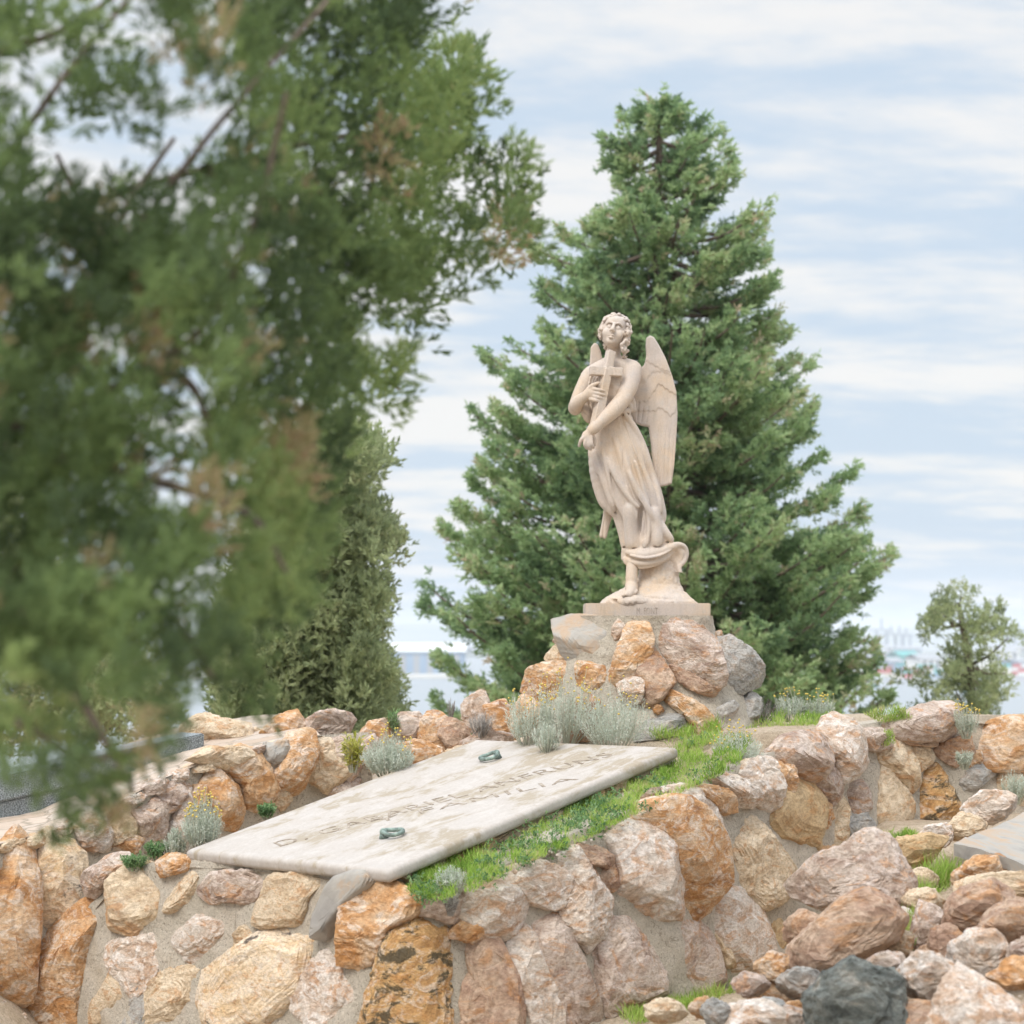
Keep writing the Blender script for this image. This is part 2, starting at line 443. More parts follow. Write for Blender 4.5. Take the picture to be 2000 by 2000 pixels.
# ================================================================= GRAVE MOUND WALL (front face and long right face)
SL_A, SL_B, SL_C, SL_D = P(362, 1660, 10.08), P(757, 1700, 9.13), P(1322, 1458, 10.55), P(930, 1443, 11.49)
RW = [(60, 1930, 10.75), (120, 1850, 10.6), (180, 1770, 10.5), (240, 1702, 10.35), (370, 1676, 10.08), (560, 1690, 9.66), (700, 1712, 9.33), (757, 1722, 9.22), (800, 1742, 9.2), (850, 1730, 9.2), (1000, 1690, 9.35),
      (1100, 1640, 9.5), (1300, 1560, 10.0), (1450, 1495, 10.6), (1560, 1455, 11.05), (1640, 1425, 11.4), (1800, 1405, 11.85), (2000, 1400, 12.0), (2200, 1400, 12.1)]
wall_r = Curtain(RW, .13)
mound = empty('rubble_wall', tuple(P(800, 1990, 9.1)), 'long retaining wall of rough orange and white boulders set in pale mortar around the grave slab', 'stone wall')
wall_r.body('mortar', -.45, MORTAR, mound, .3, 60, 2200)
S = []
S += [('5', [(580,545),(610,420),(745,310),(800,345),(830,430),(820,560),(745,635),(690,640),(600,600)], 'T', .05),
('5', [(455,400),(560,270),(640,250),(655,300),(575,390),(520,460),(470,430)], 'P', .04),
('5', [(830,290),(900,250),(1000,262),(1030,320),(900,350)], 'O', .03),
('5', [(900,520),(980,400),(1100,300),(1112,350),(1030,480),(940,540)], 'T', .022),
('5', [(1120,440),(1190,360),(1400,335),(1430,360),(1370,450),(1340,500),(1230,480),(1155,515)], 'P', .035),
('5', [(1385,610),(1440,520),(1480,420),(1480,335),(1740,335),(1650,480),(1610,585)], 'T', .025),
('6', [(165,760),(180,640),(240,490),(370,415),(470,460),(590,500),(540,590),(440,640),(400,750),(290,805)], 'O', .085),
('5', [(1245,720),(1290,660),(1350,640),(1370,700),(1310,740)], 'T', .02),
('5', [(615,720),(700,690),(800,640),(850,720),(835,800),(810,960),(750,990),(690,900),(620,830)], 'W', .03),
('5', [(930,700),(1010,590),(1150,560),(1190,620),(1150,720),(1080,790),(1000,830),(940,780)], 'W', .03),
('5', [(860,880),(930,830),(1050,880),(1085,960),(1020,1060),(900,1180),(820,1180),(815,1000)], 'T', .04),
('5', [(1090,1120),(1100,940),(1240,840),(1400,740),(1600,660),(1690,770),(1680,900),(1560,1000),(1450,1120),(1300,1230),(1100,1230)], 'X', .06),
('5', [(1600,1100),(1640,960),(1780,800),(1830,850),(1920,990),(1900,1150),(1800,1240),(1650,1220)], 'W', .035),
('5', [(470,1010),(590,850),(680,900),(720,1000),(640,1150),(540,1230),(480,1180)], 'T', .035),
('5', [(95,1100),(130,980),(200,780),(250,690),(430,580),(515,530),(490,640),(440,800),(410,1000),(390,1170),(250,1260),(100,1250)], 'O', .10),
('5', [(650,1090),(710,1010),(820,905),(830,1100),(780,1240),(640,1240)], 'G', .03),
('6', [(350,1180),(430,860),(500,680),(640,600),(730,620),(770,720),(800,900),(840,1180),(700,1330),(400,1330)], 'K', .075),
('6', [(625,560),(640,450),(700,430),(800,490),(830,560),(760,590)], 'P', .05),
('6', [(850,560),(880,470),(960,415),(1060,440),(1150,520),(1160,600),(1060,680),(960,690),(900,640)], 'W', .07),
('6', [(770,680),(860,590),(920,580),(965,680),(880,700)], 'O', .05),
('6', [(1040,400),(1080,340),(1240,310),(1400,370),(1410,440),(1300,515),(1200,480),(1160,430)], 'W', .07),
('6', [(885,830),(940,730),(1020,740),(1060,850),(1110,950),(1150,1159),(1170,1330),(1000,1330),(920,950)], 'B', .045),
('6', [(830,1080),(850,950),(920,960),(960,1100),(985,1330),(860,1330)], 'B', .05),
('6', [(1105,790),(1220,690),(1270,800),(1290,950),(1330,1100),(1340,1300),(1240,1250),(1180,1060),(1125,950)], 'W', .05),
('6', [(1220,590),(1300,550),(1390,600),(1440,720),(1480,800),(1530,950),(1565,1159),(1550,1300),(1420,1300),(1340,1100),(1290,900)], 'P', .065),
('6', [(1355,330),(1440,270),(1530,300),(1560,400),(1600,520),(1600,620),(1490,715),(1430,650),(1390,550),(1400,430)], 'W', .085),
('6', [(1410,275),(1470,205),(1540,225),(1640,290),(1600,330),(1540,300)], 'B', .07),
('7', [(140,740),(180,700),(230,740),(230,800),(180,830),(150,800)], 'B', .04),
('7', [(200,630),(290,600),(370,640),(430,740),(465,900),(430,945),(330,920),(250,880),(240,760)], 'W', .11),
('7', [(110,1110),(190,1010),(300,1000),(380,1080),(440,1180),(430,1300),(300,1380),(190,1330),(140,1220)], 'P', .07),
('7', [(320,590),(380,520),(470,505),(540,560),(580,680),(575,850),(550,940),(490,920),(450,780),(420,660),(340,630)], 'O', .12),
('7', [(380,465),(430,440),(530,440),(600,500),(640,600),(685,700),(670,760),(630,750),(590,650),(560,560),(480,500)], 'W', .10),
('7', [(510,430),(540,405),(600,415),(660,440),(690,490),(640,505),(560,450)], 'O', .09),
('7', [(620,370),(680,355),(780,430),(790,480),(700,465)], 'W', .07),
('7', [(695,560),(720,530),(800,560),(870,620),(900,700),(965,770),(950,810),(870,850),(790,865),(740,850),(730,720),(695,640)], 'T', .055),
('7', [(885,560),(905,420),(960,380),(1010,400),(1070,510),(1082,600),(1050,645),(960,630),(900,590)], 'S', .05),
('7', [(755,370),(780,310),(850,300),(890,350),(880,450),(840,485),(790,430)], 'W', .08),
('7', [(880,350),(900,300),(940,320),(955,400),(920,440),(890,400)], 'O', .06),
('7', [(895,260),(960,200),(1040,190),(1100,240),(1130,310),(1080,340),(1020,355),(960,320)], 'P', .10),
('7', [(1030,370),(1080,320),(1130,310),(1140,430),(1110,470),(1060,420)], 'P', .07),
('7', [(1090,200),(1130,130),(1170,120),(1220,190),(1235,260),(1200,320),(1140,350),(1120,270)], 'W', .09),
('7', [(1215,200),(1260,170),(1350,170),(1370,200),(1310,240),(1250,240)], 'P', .07),
('7', [(1305,290),(1390,190),(1430,210),(1460,330),(1460,430),(1380,330)], 'T', .05),
('7', [(1445,230),(1530,225),(1540,270),(1490,320),(1455,300)], 'T', .04),
('7', [(1340,150),(1420,110),(1530,70),(1590,65),(1640,110),(1645,160),(1560,195),(1450,200),(1390,175)], 'P', .13),
('7', [(1560,260),(1600,220),(1680,200),(1690,260),(1640,300)], 'B', .05),
('7', [(1390,200),(1450,195),(1540,205),(1560,225),(1500,232),(1440,225)], 'B', .05),
('7', [(1750,230),(1790,160),(1850,135),(1932,140),(2020,150),(2020,280),(1932,310),(1800,310),(1755,270)], 'O', .12),
('7', [(1485,600),(1480,420),(1520,350),(1570,305),(1620,360),(1645,470),(1600,540),(1530,580)], 'K', .05),
('7', [(1295,330),(1340,320),(1400,380),(1440,470),(1445,600),(1340,610),(1310,480)], 'T', .022),
('7', [(1195,420),(1230,370),(1265,370),(1270,480),(1210,500)], 'P', .022),
('7', [(1155,545),(1190,530),(1290,525),(1310,600),(1250,630),(1190,622)], 'G', .035),
('7', [(1650,380),(1690,320),(1770,305),(1785,350),(1720,400),(1670,420)], 'G', .035),
('7', [(600,920),(640,870),(720,860),(800,910),(820,1020),(835,1130),(800,1230),(700,1230),(650,1120),(620,1000)], 'W', .07),
('7', [(600,1010),(660,1060),(720,1110),(700,1150),(640,1150)], 'T', .06),
('7', [(420,1000),(450,950),(560,950),(600,1050),(640,1200),(640,1270),(500,1320),(450,1200),(440,1090)], 'P', .05),
('7', [(840,920),(900,870),(960,880),(1010,960),(960,1040),(930,1150),(850,1150)], 'S', .04),
('7', [(1050,740),(1065,620),(1110,640),(1115,740)], 'O', .05),
('7', [(1070,570),(1075,490),(1100,480),(1098,570)], 'O', .04),
('7', [(1110,480),(1150,420),(1165,450),(1140,560),(1165,660),(1130,700),(1110,620)], 'T', .045),
('7', [(1830,430),(1850,340),(1930,330),(1990,400),(1960,470)], 'T', .04),
('7', [(1690,270),(1740,255),(1750,300),(1700,310)], 'O', .05)]
for i, (z, pts, code, out) in enumerate(S):
    wall_stone(wall_r, z, pts, code, out * (1 if i >= 16 or i in (6, 14) else .7), mound, 100 + i, 5 if i in (6, 8, 10, 11, 12, 14, 16, 25, 29, 34) else 4, grow=1.37 if i >= 16 else 1.34)
# smooth dark grey wedge under the slab corner
rock('stone', [wall_r.at(*q) for q in ((622, 1822), (628, 1790), (645, 1750), (668, 1722), (700, 1712), (745, 1712), (722, 1738), (690, 1765), (662, 1800), (648, 1828))], wall_r.normal(660), .05, .08, MAT['C'], mound, 99, 5, .12, 2, .012)

# soil on top of the mound: follows the slope of the slab, a little below it
sn = (SL_B - SL_A).cross(SL_C - SL_B).normalized()
if sn.z < 0: sn = -sn
def mound_z(x, y, drop=.12):
    side = (x - SL_A.x) * -.727 + (y - SL_A.y) * .687          # metres to the left of the slab's left edge
    drop = drop + .30 * float(smooth01(np.array((side - .05) / .5)))
    return SL_B.z - (sn.x * (x - SL_B.x) + sn.y * (y - SL_B.y)) / sn.z - drop
lp = [wall_r.top(x) for x in range(180, 2200, 20)]
# strip mesh between the wall top line and a line running behind
V = []; n1_ = 30
for T in lp:
    # go back towards the far side of the plot
    far = Vector((max(T.x - .6, -2.4) if T.x < -1 else T.x * .8 + 1.0, 13.4, 0))
    if T.x < -.6: far = Vector((-.9 + (T.x + .6) * .55, 13.2, 0))
    for j in range(n1_):
        k = (j / (n1_ - 1)) ** 1.3
        x = T.x + (far.x - T.x) * k; y = T.y - .02 + (far.y - T.y) * k
        zt = min(mound_z(x, y), SL_C.z + .05 + CAM_H * 0)
        zt = zt * smooth01(k * 9) + (T.z - .03) * (1 - smooth01(k * 9))
        V.append((x, y, float(zt)))
V = np.array(V); V[:, 2] += fbm(V * 6, 2, 3) * .012
nl = len(lp)
F = [(i * n1_ + j, (i + 1) * n1_ + j, (i + 1) * n1_ + j + 1, i * n1_ + j + 1) for i in range(nl - 1) for j in range(n1_ - 1)]
tag(mesh_np('earth', V, F, SOIL), kind='structure')
SOIL_V = V

# ================================================================= LEFT WALL AND TERRACE
LW = [(-160, 1720, 9.9), (0, 1652, 10.46), (88, 1634, 10.68), (200, 1585, 10.9), (308, 1530, 11.16), (383, 1498, 11.36), (450, 1475, 11.55), (519, 1460, 11.72), (594, 1442, 11.9), (680, 1436, 12.1), (760, 1432, 12.3), (860, 1432, 12.5), (1040, 1440, 12.6)]
wall_l = Curtain(LW, .08)
lw = empty('terrace_wall', tuple(P(200, 1800, 10.7)), 'low boulder and mortar wall left of the grave slab carrying the flagstone terrace', 'stone wall')
wall_l.body('mortar', -.3, MORTAR, lw, .1, -160, 720, seed=9)
SL = [('2', [(905,1230),(950,1150),(990,1180),(1030,1280),(1060,1360),(1020,1410),(960,1380),(930,1300)], 'O', .09),
('2', [(990,1130),(1080,1060),(1150,1110),(1180,1220),(1160,1290),(1090,1290),(1060,1200)], 'O', .10),
('2', [(870,1100),(930,1055),(1060,1060),(1085,1110),(1000,1140)], 'T', .08),
('2', [(1165,1110),(1190,1040),(1260,1030),(1250,1090),(1210,1150)], 'C', .06),
('2', [(1210,1160),(1260,1080),(1290,1010),(1360,1000),(1360,1100),(1340,1180),(1290,1240),(1230,1200)], 'O', .11),
('2', [(1370,1060),(1440,1010),(1500,1040),(1510,1150),(1450,1220),(1380,1170)], 'T', .06),
('2', [(1180,1250),(1250,1240),(1290,1290),(1240,1315)], 'T', .03),
('2', [(1500,1110),(1560,1100),(1590,1150),(1560,1190),(1510,1190)], 'P', .06),
('2', [(1450,1250),(1500,1200),(1580,1190),(1540,1250)], 'P', .05),
('2', [(700,1250),(780,1200),(830,1210),(800,1290),(720,1330)], 'P', .05),
('2', [(600,1340),(690,1290),(715,1340),(710,1430),(640,1450)], 'P', .05),
('2', [(340,1390),(400,1330),(480,1390),(460,1490),(380,1480)], 'W', .08),
('2', [(500,1490),(560,1440),(610,1460),(580,1510)], 'O', .05),
('2', [(480,1400),(540,1360),(590,1390),(560,1440),(500,1460)], 'T', .05),
('2', [(640,1500),(680,1470),(720,1500),(690,1530)], 'W', .04),
('2', [(755,1400),(820,1230),(850,1240),(810,1350),(800,1470),(770,1470)], 'W', .06),
('5', [(0,210),(60,180),(165,210),(150,350),(160,500),(200,700),(190,820),(120,930),(0,950),(-60,600)], 'O', .09),
('5', [(220,540),(215,380),(240,190),(290,170),(400,280),(430,500),(370,600),(270,620)], 'X', .08),
('5', [(390,520),(370,340),(430,300),(505,440),(510,500),(440,570)], 'S', .05),
('5', [(440,180),(520,150),(550,190),(490,220)], 'W', .04),
('2', [(1590,1040),(1650,1000),(1690,1040),(1650,1080),(1600,1080)], 'P', .08),
('2', [(1600,1110),(1660,1090),(1700,1120),(1650,1150)], 'O', .06),
('2', [(830,1290),(860,1230),(900,1240),(900,1290),(860,1330)], 'O', .05)]
for i, (z, pts, code, out) in enumerate(SL):
    wall_stone(wall_l, z, pts, code, out, lw, 300 + i, 4, .08, grow=1.38)
rgc = random.Random(9)
for i, x0 in enumerate(range(-120, 600, 47)):       # flat stones set along the lip of the wall
    yt = float(np.interp(x0, wall_l.px, wall_l.py)); w = rgc.uniform(22, 30); h = rgc.uniform(9, 15); pts_ = [(x0 + w * math.cos(a) * rgc.uniform(.8, 1.1), yt + 4 + h * math.sin(a) * rgc.uniform(.8, 1.1) - (x0 + w * math.cos(a) - x0) * .28) for a in np.linspace(0, 2 * math.pi, 8, endpoint=False)]
    wall_stone(wall_l, 'x', pts_, rgc.choice('TTPSW'), .05, lw, 350 + i, 4, .14)
# flagstone terrace on the wall: a sheet with cut stones
V = []; xs_ = list(range(-160, 641, 12)); n2_ = 34
for x in xs_:
    T = wall_l.top(x)
    for j in range(n2_):
        k = j / (n2_ - 1); y = T.y - .03 + k * 2.6
        V.append((T.x + (-.55 + .2 * (x / 1000)) * k * 1.2, y, T.z + .012 + .10 * k * min(1, max(0, (700 - x) / 500.))))
V = np.array(V); V[:, 2] += fbm(V * 2.5, 12, 3) * .010
nl = len(xs_)
F = [(i * n2_ + j, (i + 1) * n2_ + j, (i + 1) * n2_ + j + 1, i * n2_ + j + 1) for i in range(nl - 1) for j in range(n2_ - 1)]
m, nt, b = new_mat('crazy paved flagstones'); v = objvec(nt, False)
vo = nt.nodes.new('ShaderNodeTexVoronoi'); vo.feature = 'DISTANCE_TO_EDGE'; vo.inputs['Scale'].default_value = 4.2; vo.inputs['Randomness'].default_value = 1
vc = nt.nodes.new('ShaderNodeTexVoronoi'); vc.inputs['Scale'].default_value = 4.2; vc.inputs['Randomness'].default_value = 1
wv_ = nt.nodes.new('ShaderNodeVectorMath'); wv_.operation = 'ADD'
nn_ = nt.nodes.new('ShaderNodeTexNoise'); nn_.inputs['Scale'].default_value = 7; nt.links.new(v, nn_.inputs['Vector'])
sc_ = nt.nodes.new('ShaderNodeVectorMath'); sc_.operation = 'SCALE'; sc_.inputs['Scale'].default_value = .12; nt.links.new(nn_.outputs['Color'], sc_.inputs[0])
nt.links.new(v, wv_.inputs[0]); nt.links.new(sc_.outputs[0], wv_.inputs[1])
nt.links.new(wv_.outputs[0], vo.inputs['Vector']); nt.links.new(wv_.outputs[0], vc.inputs['Vector'])
sp = nt.nodes.new('ShaderNodeSeparateColor'); nt.links.new(vc.outputs['Color'], sp.inputs[0])
c = ramp_(nt, sp.outputs[0], [(0, (.44, .34, .26)), (.5, (.52, .42, .34)), (1, (.47, .40, .34))])
c = mix(nt, .6, c, ramp_(nt, noise(nt, v, 30, 6, .7), [(.3, (.75, .73, .7)), (.65, (1.1, 1.1, 1.1))]), 'MULTIPLY')
jo = ramp_(nt, vo.outputs['Distance'], [(0, (.0,) * 3), (.045, (1, 1, 1))])
c = mix(nt, jo, (.30, .25, .19), c)
nt.links.new(c, b.inputs['Base Color']); bump(nt, b, jo, .6, .012)
FLAG = m
tag(mesh_np('terrace', V, F, FLAG), kind='structure')

# rocks standing along the back edge of the plot
RR = [('2', [(800,970),(860,920),(930,905),(975,940),(900,990),(810,1005)], 'T', 12.9, 'long low tan rock at the left end of the back row on the terrace'),
('2', [(865,992),(960,930),(1080,935),(1100,1003),(960,1012)], 'T', 12.7, 'flat tan slab of rock lying before the left end of the back row'),
('2', [(1085,1003),(1130,955),(1180,965),(1175,1003)], 'T', 12.8, 'small pale rock wedged between the flat tan slab and the peaked orange rock'),
('2', [(1155,1005),(1240,910),(1300,895),(1340,960),(1315,1012)], 'O', 12.65, 'peaked orange and tan rock on the terrace edge left of the pink dome rock'),
('2', [(1335,1005),(1338,940),(1420,895),(1540,905),(1585,960),(1500,995),(1400,1015)], 'P', 12.7, 'broad pinkish white dome shaped rock in front of the cypress'),
('x', [(690,1440),(722,1418),(745,1405),(772,1402),(775,1445),(740,1460),(700,1465)], 'O', 12.4, 'orange rock right of the pink dome rock, behind the silver cushion bush'),
('x', [(768,1400),(800,1390),(832,1402),(824,1450),(780,1458)], 'P', 12.45, 'rounded pinkish orange rock in the middle of the back row'),
('x', [(822,1402),(850,1396),(880,1400),(896,1425),(880,1462),(840,1462),(818,1440)], 'O', 12.4, 'rusty orange block in the back row with dark hollows'),
('x', [(862,1440),(872,1412),(896,1408),(912,1430),(912,1458),(880,1470)], 'B', 12.3, 'small brown rock leaning on the right end of the back row'),
('x', [(908,1378),(914,1360),(930,1350),(948,1354),(962,1378),(958,1418),(930,1432),(912,1404)], 'W', 12.5, 'tall upright pale rock with orange foot left of the statue pedestal'),
('x', [(953,1385),(985,1370),(1008,1388),(1012,1432),(968,1440)], 'O', 12.4, 'orange rock between the upright pale rock and the silver bushes'),
('x', [(903,1452),(950,1434),(1005,1438),(1000,1458),(918,1470)], 'P', 12.0, 'low pink rock just behind the far left corner of the slab'),
('x', [(782,1460),(830,1448),(862,1466),(856,1500),(800,1506)], 'O', 12.0, 'broken orange rock behind the silver cushion bush'),
('x', [(862,1478),(895,1462),(915,1475),(905,1500),(870,1505)], 'T', 11.9, 'tan rock at the slab edge below the brown rock'),
('x', [(640,1450),(690,1440),(700,1475),(670,1490),(642,1480)], 'P', 12.05, 'pinkish stone beside the yellow green weed')]
for i, (z, pts, code, Yd, lab) in enumerate(RR):
    w = [P(x, y, Yd) for x, y in zp(z, pts)]
    wd = max(p.x for p in w) - min(p.x for p in w)
    o = rock('rock', w, Vector((0, -1, .18)), min(.14, wd * .35), min(.16, wd * .4), MAT[code], None, 400 + i, 4, 1.0, 9)
    tag(o, lab, 'rock', 'rocks along the back edge of the plot')
# ================================================================= GRAVE SLAB
Ls = ((SL_C - SL_B).length + (SL_D - SL_A).length) / 2; Ws = ((SL_A - SL_B).length + (SL_D - SL_C).length) / 2
ex = ((SL_C - SL_B) + (SL_D - SL_A)).normalized()           # along the slab, towards the statue
ez = sn.copy(); ey = ez.cross(ex).normalized(); ex = ey.cross(ez).normalized()   # ey: towards the left edge
SC = (SL_A + SL_B + SL_C + SL_D) / 4
def slab_pt(px, py, lift=0):
    o = Vector((0, 0, CAM_H)); d = P(px, py, 1) - o
    t = (SC + ez * lift - o).dot(ez) / d.dot(ez); return o + d * t
RS = Matrix((ex, ey, ez)).transposed().to_4x4()
grave = empty('grave_slab', tuple(SC), 'large pale tilted marble tomb slab with worn engraved lettering and two green ring handles', 'tombstone')
bm = bmesh.new(); bmesh.ops.create_cube(bm, size=1)
TH = .062
bmesh.ops.scale(bm, vec=(Ls, Ws, TH), verts=bm.verts); bmesh.ops.translate(bm, vec=(0, 0, -TH / 2), verts=bm.verts)
bmesh.ops.bevel(bm, geom=[e for e in bm.edges if abs(e.verts[0].co.z - e.verts[1].co.z) < 1e-4], offset=.024, segments=6, profile=.5, affect='EDGES')
bmesh.ops.subdivide_edges(bm, edges=[e for e in bm.edges if e.calc_length() > .5], cuts=30, use_grid_fill=True)
bm.transform(Matrix.Translation(SC) @ RS)
m, nt, b = new_mat('weathered marble'); t_ = nt.nodes.new('ShaderNodeTexCoord')
mpp = nt.nodes.new('ShaderNodeMapping'); mpp.inputs['Rotation'].default_value = (0, 0, -math.atan2(ex.y, ex.x)); nt.links.new(t_.outputs['Object'], mpp.inputs[0])
v = mpp.outputs[0]
ms = nt.nodes.new('ShaderNodeMapping'); ms.inputs['Scale'].default_value = (1.0, 1.9, 1); nt.links.new(v, ms.inputs[0])
n1 = noise(nt, ms.outputs[0], 2.1, 7, .66, .5); n2 = noise(nt, ms.outputs[0], 9, 7, .72, .3); n3 = noise(nt, v, 70, 5, .7)
c = ramp_(nt, n1, [(.38, (.46, .42, .385)), (.49, (.445, .40, .36)), (.55, (.36, .305, .235)), (.68, (.36, .30, .23))])
c = mix(nt, ramp_(nt, n2, [(.50, (0, 0, 0)), (.60, (.75,) * 3)]), c, (.50, .46, .425))
c = mix(nt, .5, c, ramp_(nt, n3, [(.3, (.80, .78, .76)), (.6, (1.06, 1.06, 1.06))]), 'MULTIPLY')
nt.links.new(c, b.inputs['Base Color']); b.inputs['Roughness'].default_value = .7
bp = bump(nt, b, n2, .35, .006); bump(nt, b, n3, .35, .002, bp); MARBLE = m
o = from_bm('slab', bm, MARBLE, grave, smooth=False, loc=tuple(SC))
for p in o.data.polygons: p.use_smooth = abs(p.normal.dot(ez)) < .999
# engraved letters
m, nt, b = new_mat('weathered incised letter'); v = objvec(nt, False)
c = ramp_(nt, noise(nt, v, 25, 4, .7), [(.40, (.21, .165, .12)), (.6, (.42, .36, .30))]); nt.links.new(c, b.inputs['Base Color']); LETTER = m
def text_mesh(name, s, size, extr, mat, mtx, parent, loc, width=None, offset=0):
    cu = bpy.data.curves.new('lettering', 'FONT'); cu.body = s; cu.size = size; cu.extrude = extr; cu.align_x = 'LEFT'; cu.resolution_u = 3
    cu.offset = offset; cu.space_character = 1.08
    to = bpy.data.objects.new('lettering', cu); col.objects.link(to)
    bpy.context.view_layer.update()
    dg = bpy.context.evaluated_depsgraph_get(); me = bpy.data.meshes.new_from_object(to.evaluated_get(dg))
    bpy.data.objects.remove(to); bpy.data.curves.remove(cu)
    xs = [q.co.x for q in me.vertices]; w = max(xs) - min(xs); x0 = min(xs)
    k = (width / w) if width else 1
    for q in me.vertices: q.co.x = (q.co.x - x0) * k
    me.transform(Matrix.Translation(-Vector(loc)) @ mtx)
    me.materials.clear(); me.materials.append(mat)
    o = bpy.data.objects.new(name, me); col.objects.link(o); o.location = loc
    o.parent = parent; o.matrix_parent_inverse = Matrix.Translation(-Vector(parent.location))
    return o
for s, a, b_, size in (('D. GABARIEL ANFRUNS', (548, 1653), (1200, 1475), .155), ('Y FAMILIA', (735, 1608), (1130, 1522), .125)):
    p0 = slab_pt(*a, lift=.0012); p1 = slab_pt(*b_, lift=.0012); dx = (p1 - p0); w = dx.length; dx.normalize(); dy = ez.cross(dx)
    M = Matrix((dx, dy, ez)).transposed().to_4x4(); M.translation = p0
    text_mesh('lettering', s, size, .0008, LETTER, M, grave, tuple(p0), w, -.0012)
# bronze rings lying on the slab
m, nt, b = new_mat('green bronze patina'); v = objvec(nt)
c = ramp_(nt, noise(nt, v, 28, 5, .65), [(.35, (.10, .12, .11)), (.5, (.20, .26, .23)), (.68, (.34, .42, .36))]); nt.links.new(c, b.inputs['Base Color'])
b.inputs['Roughness'].default_value = .6; b.inputs['Metallic'].default_value = .25; bump(nt, b, noise(nt, v, 120, 3), .4, .002); PATINA = m
for (cx, cy), ang, bend in (((768, 1626), 36, 1), ((955, 1478), 205, 1)):
    C0 = slab_pt(cx, cy, .018)
    pts = []; A_, B_ = .045, .045
    rot = Matrix.Rotation(math.radians(-ang), 3, ez)
    dirx = P(1010, 1235, 10) - P(990, 1235, 10); dirx = (dirx - ez * dirx.dot(ez)).normalized(); diry = ez.cross(dirx)
    if ang == 36: ux, uy = dirx, diry
    else: ux, uy = (dirx * -.93 - diry * .36).normalized(), None
    if uy is None: uy = ez.cross(ux)
    V, F = [], []
    N_ = 40
    for k in range(N_):
        a = 2 * math.pi * k / N_
        q = C0 + ux * (A_ * np.sign(math.cos(a)) * abs(math.cos(a)) ** .8) + uy * (B_ * math.sin(a)) + ez * (.012 * (math.cos(a) < 0) * abs(math.cos(a)))
        pts.append(q)
    seg = 12
    for k in range(N_):
        t = (pts[(k + 1) % N_] - pts[k - 1]).normalized(); a1 = t.cross(ez).normalized(); b1 = t.cross(a1)
        for j in range(seg):
            an = 2 * math.pi * j / seg; V.append(tuple(pts[k] + (a1 * math.cos(an) + b1 * math.sin(an)) * .0100))
    for k in range(N_):
        for j in range(seg):
            F.append((k * seg + j, k * seg + (j + 1) % seg, ((k + 1) % N_) * seg + (j + 1) % seg, ((k + 1) % N_) * seg + j))
    ring = mesh_np('ring_handle', V, F, PATINA, grave, True, loc=tuple(C0))
    eye = C0 - ux * A_ * .98 + ez * .010
    bm = bmesh.new(); bmesh.ops.create_uvsphere(bm, u_segments=20, v_segments=12, radius=.017)
    bmesh.ops.create_cone(bm, cap_ends=True, segments=20, radius1=.024, radius2=.018, depth=.02, matrix=Matrix.Translation((0, 0, -.018)))
    bm.transform(Matrix.Translation(eye) @ RS)
    o = from_bm('ring_bolt', bm, PATINA, ring, smooth=True, loc=tuple(eye))
    o.matrix_parent_inverse = Matrix.Translation(-Vector(C0))
# a base course of cut stones carrying the slab's right-hand side
SB = [(700, 1722, 9.28), (757, 1722, 9.22), (1000, 1616, 9.82), (1200, 1528, 10.31), (1330, 1472, 10.62)]
cb = Curtain(SB, .0)
base = empty('slab_footing', tuple(P(1000, 1640, 9.8)), 'course of beige cut stones under the right edge of the marble slab', 'footing')
cb.body('mortar', 0.3, MORTAR, base, .9, 745, 1320, amp=.008, seed=21)
for i, (pts, code, out) in enumerate([([(1195,470),(1385,368),(1530,330),(1535,420),(1260,495),(1205,490)], 'C', .05), ([(1035,545),(1110,480),(1200,455),(1195,530),(1105,575)], 'S', .05),
    ([(1538,300),(1595,270),(1600,360),(1560,350)], 'S', .05), ([(930,600),(1000,560),(1030,560),(1020,600),(950,630)], 'S', .04), ([(1610,300),(1640,240),(1700,215),(1690,290)], 'T', .04), ([(840,590),(900,575),(920,600),(880,630)], 'T', .03)]):
    w = [cb.at(*q) for q in zp('s', pts)]; mx = sum(q[0] for q in zp('s', pts)) / len(pts)
    rock('stone', w, cb.normal(mx), out, .05, MAT[code] if code != 'C' else MAT['T'], base, 500 + i, 4, .5, 3, 0, 1.12, True)

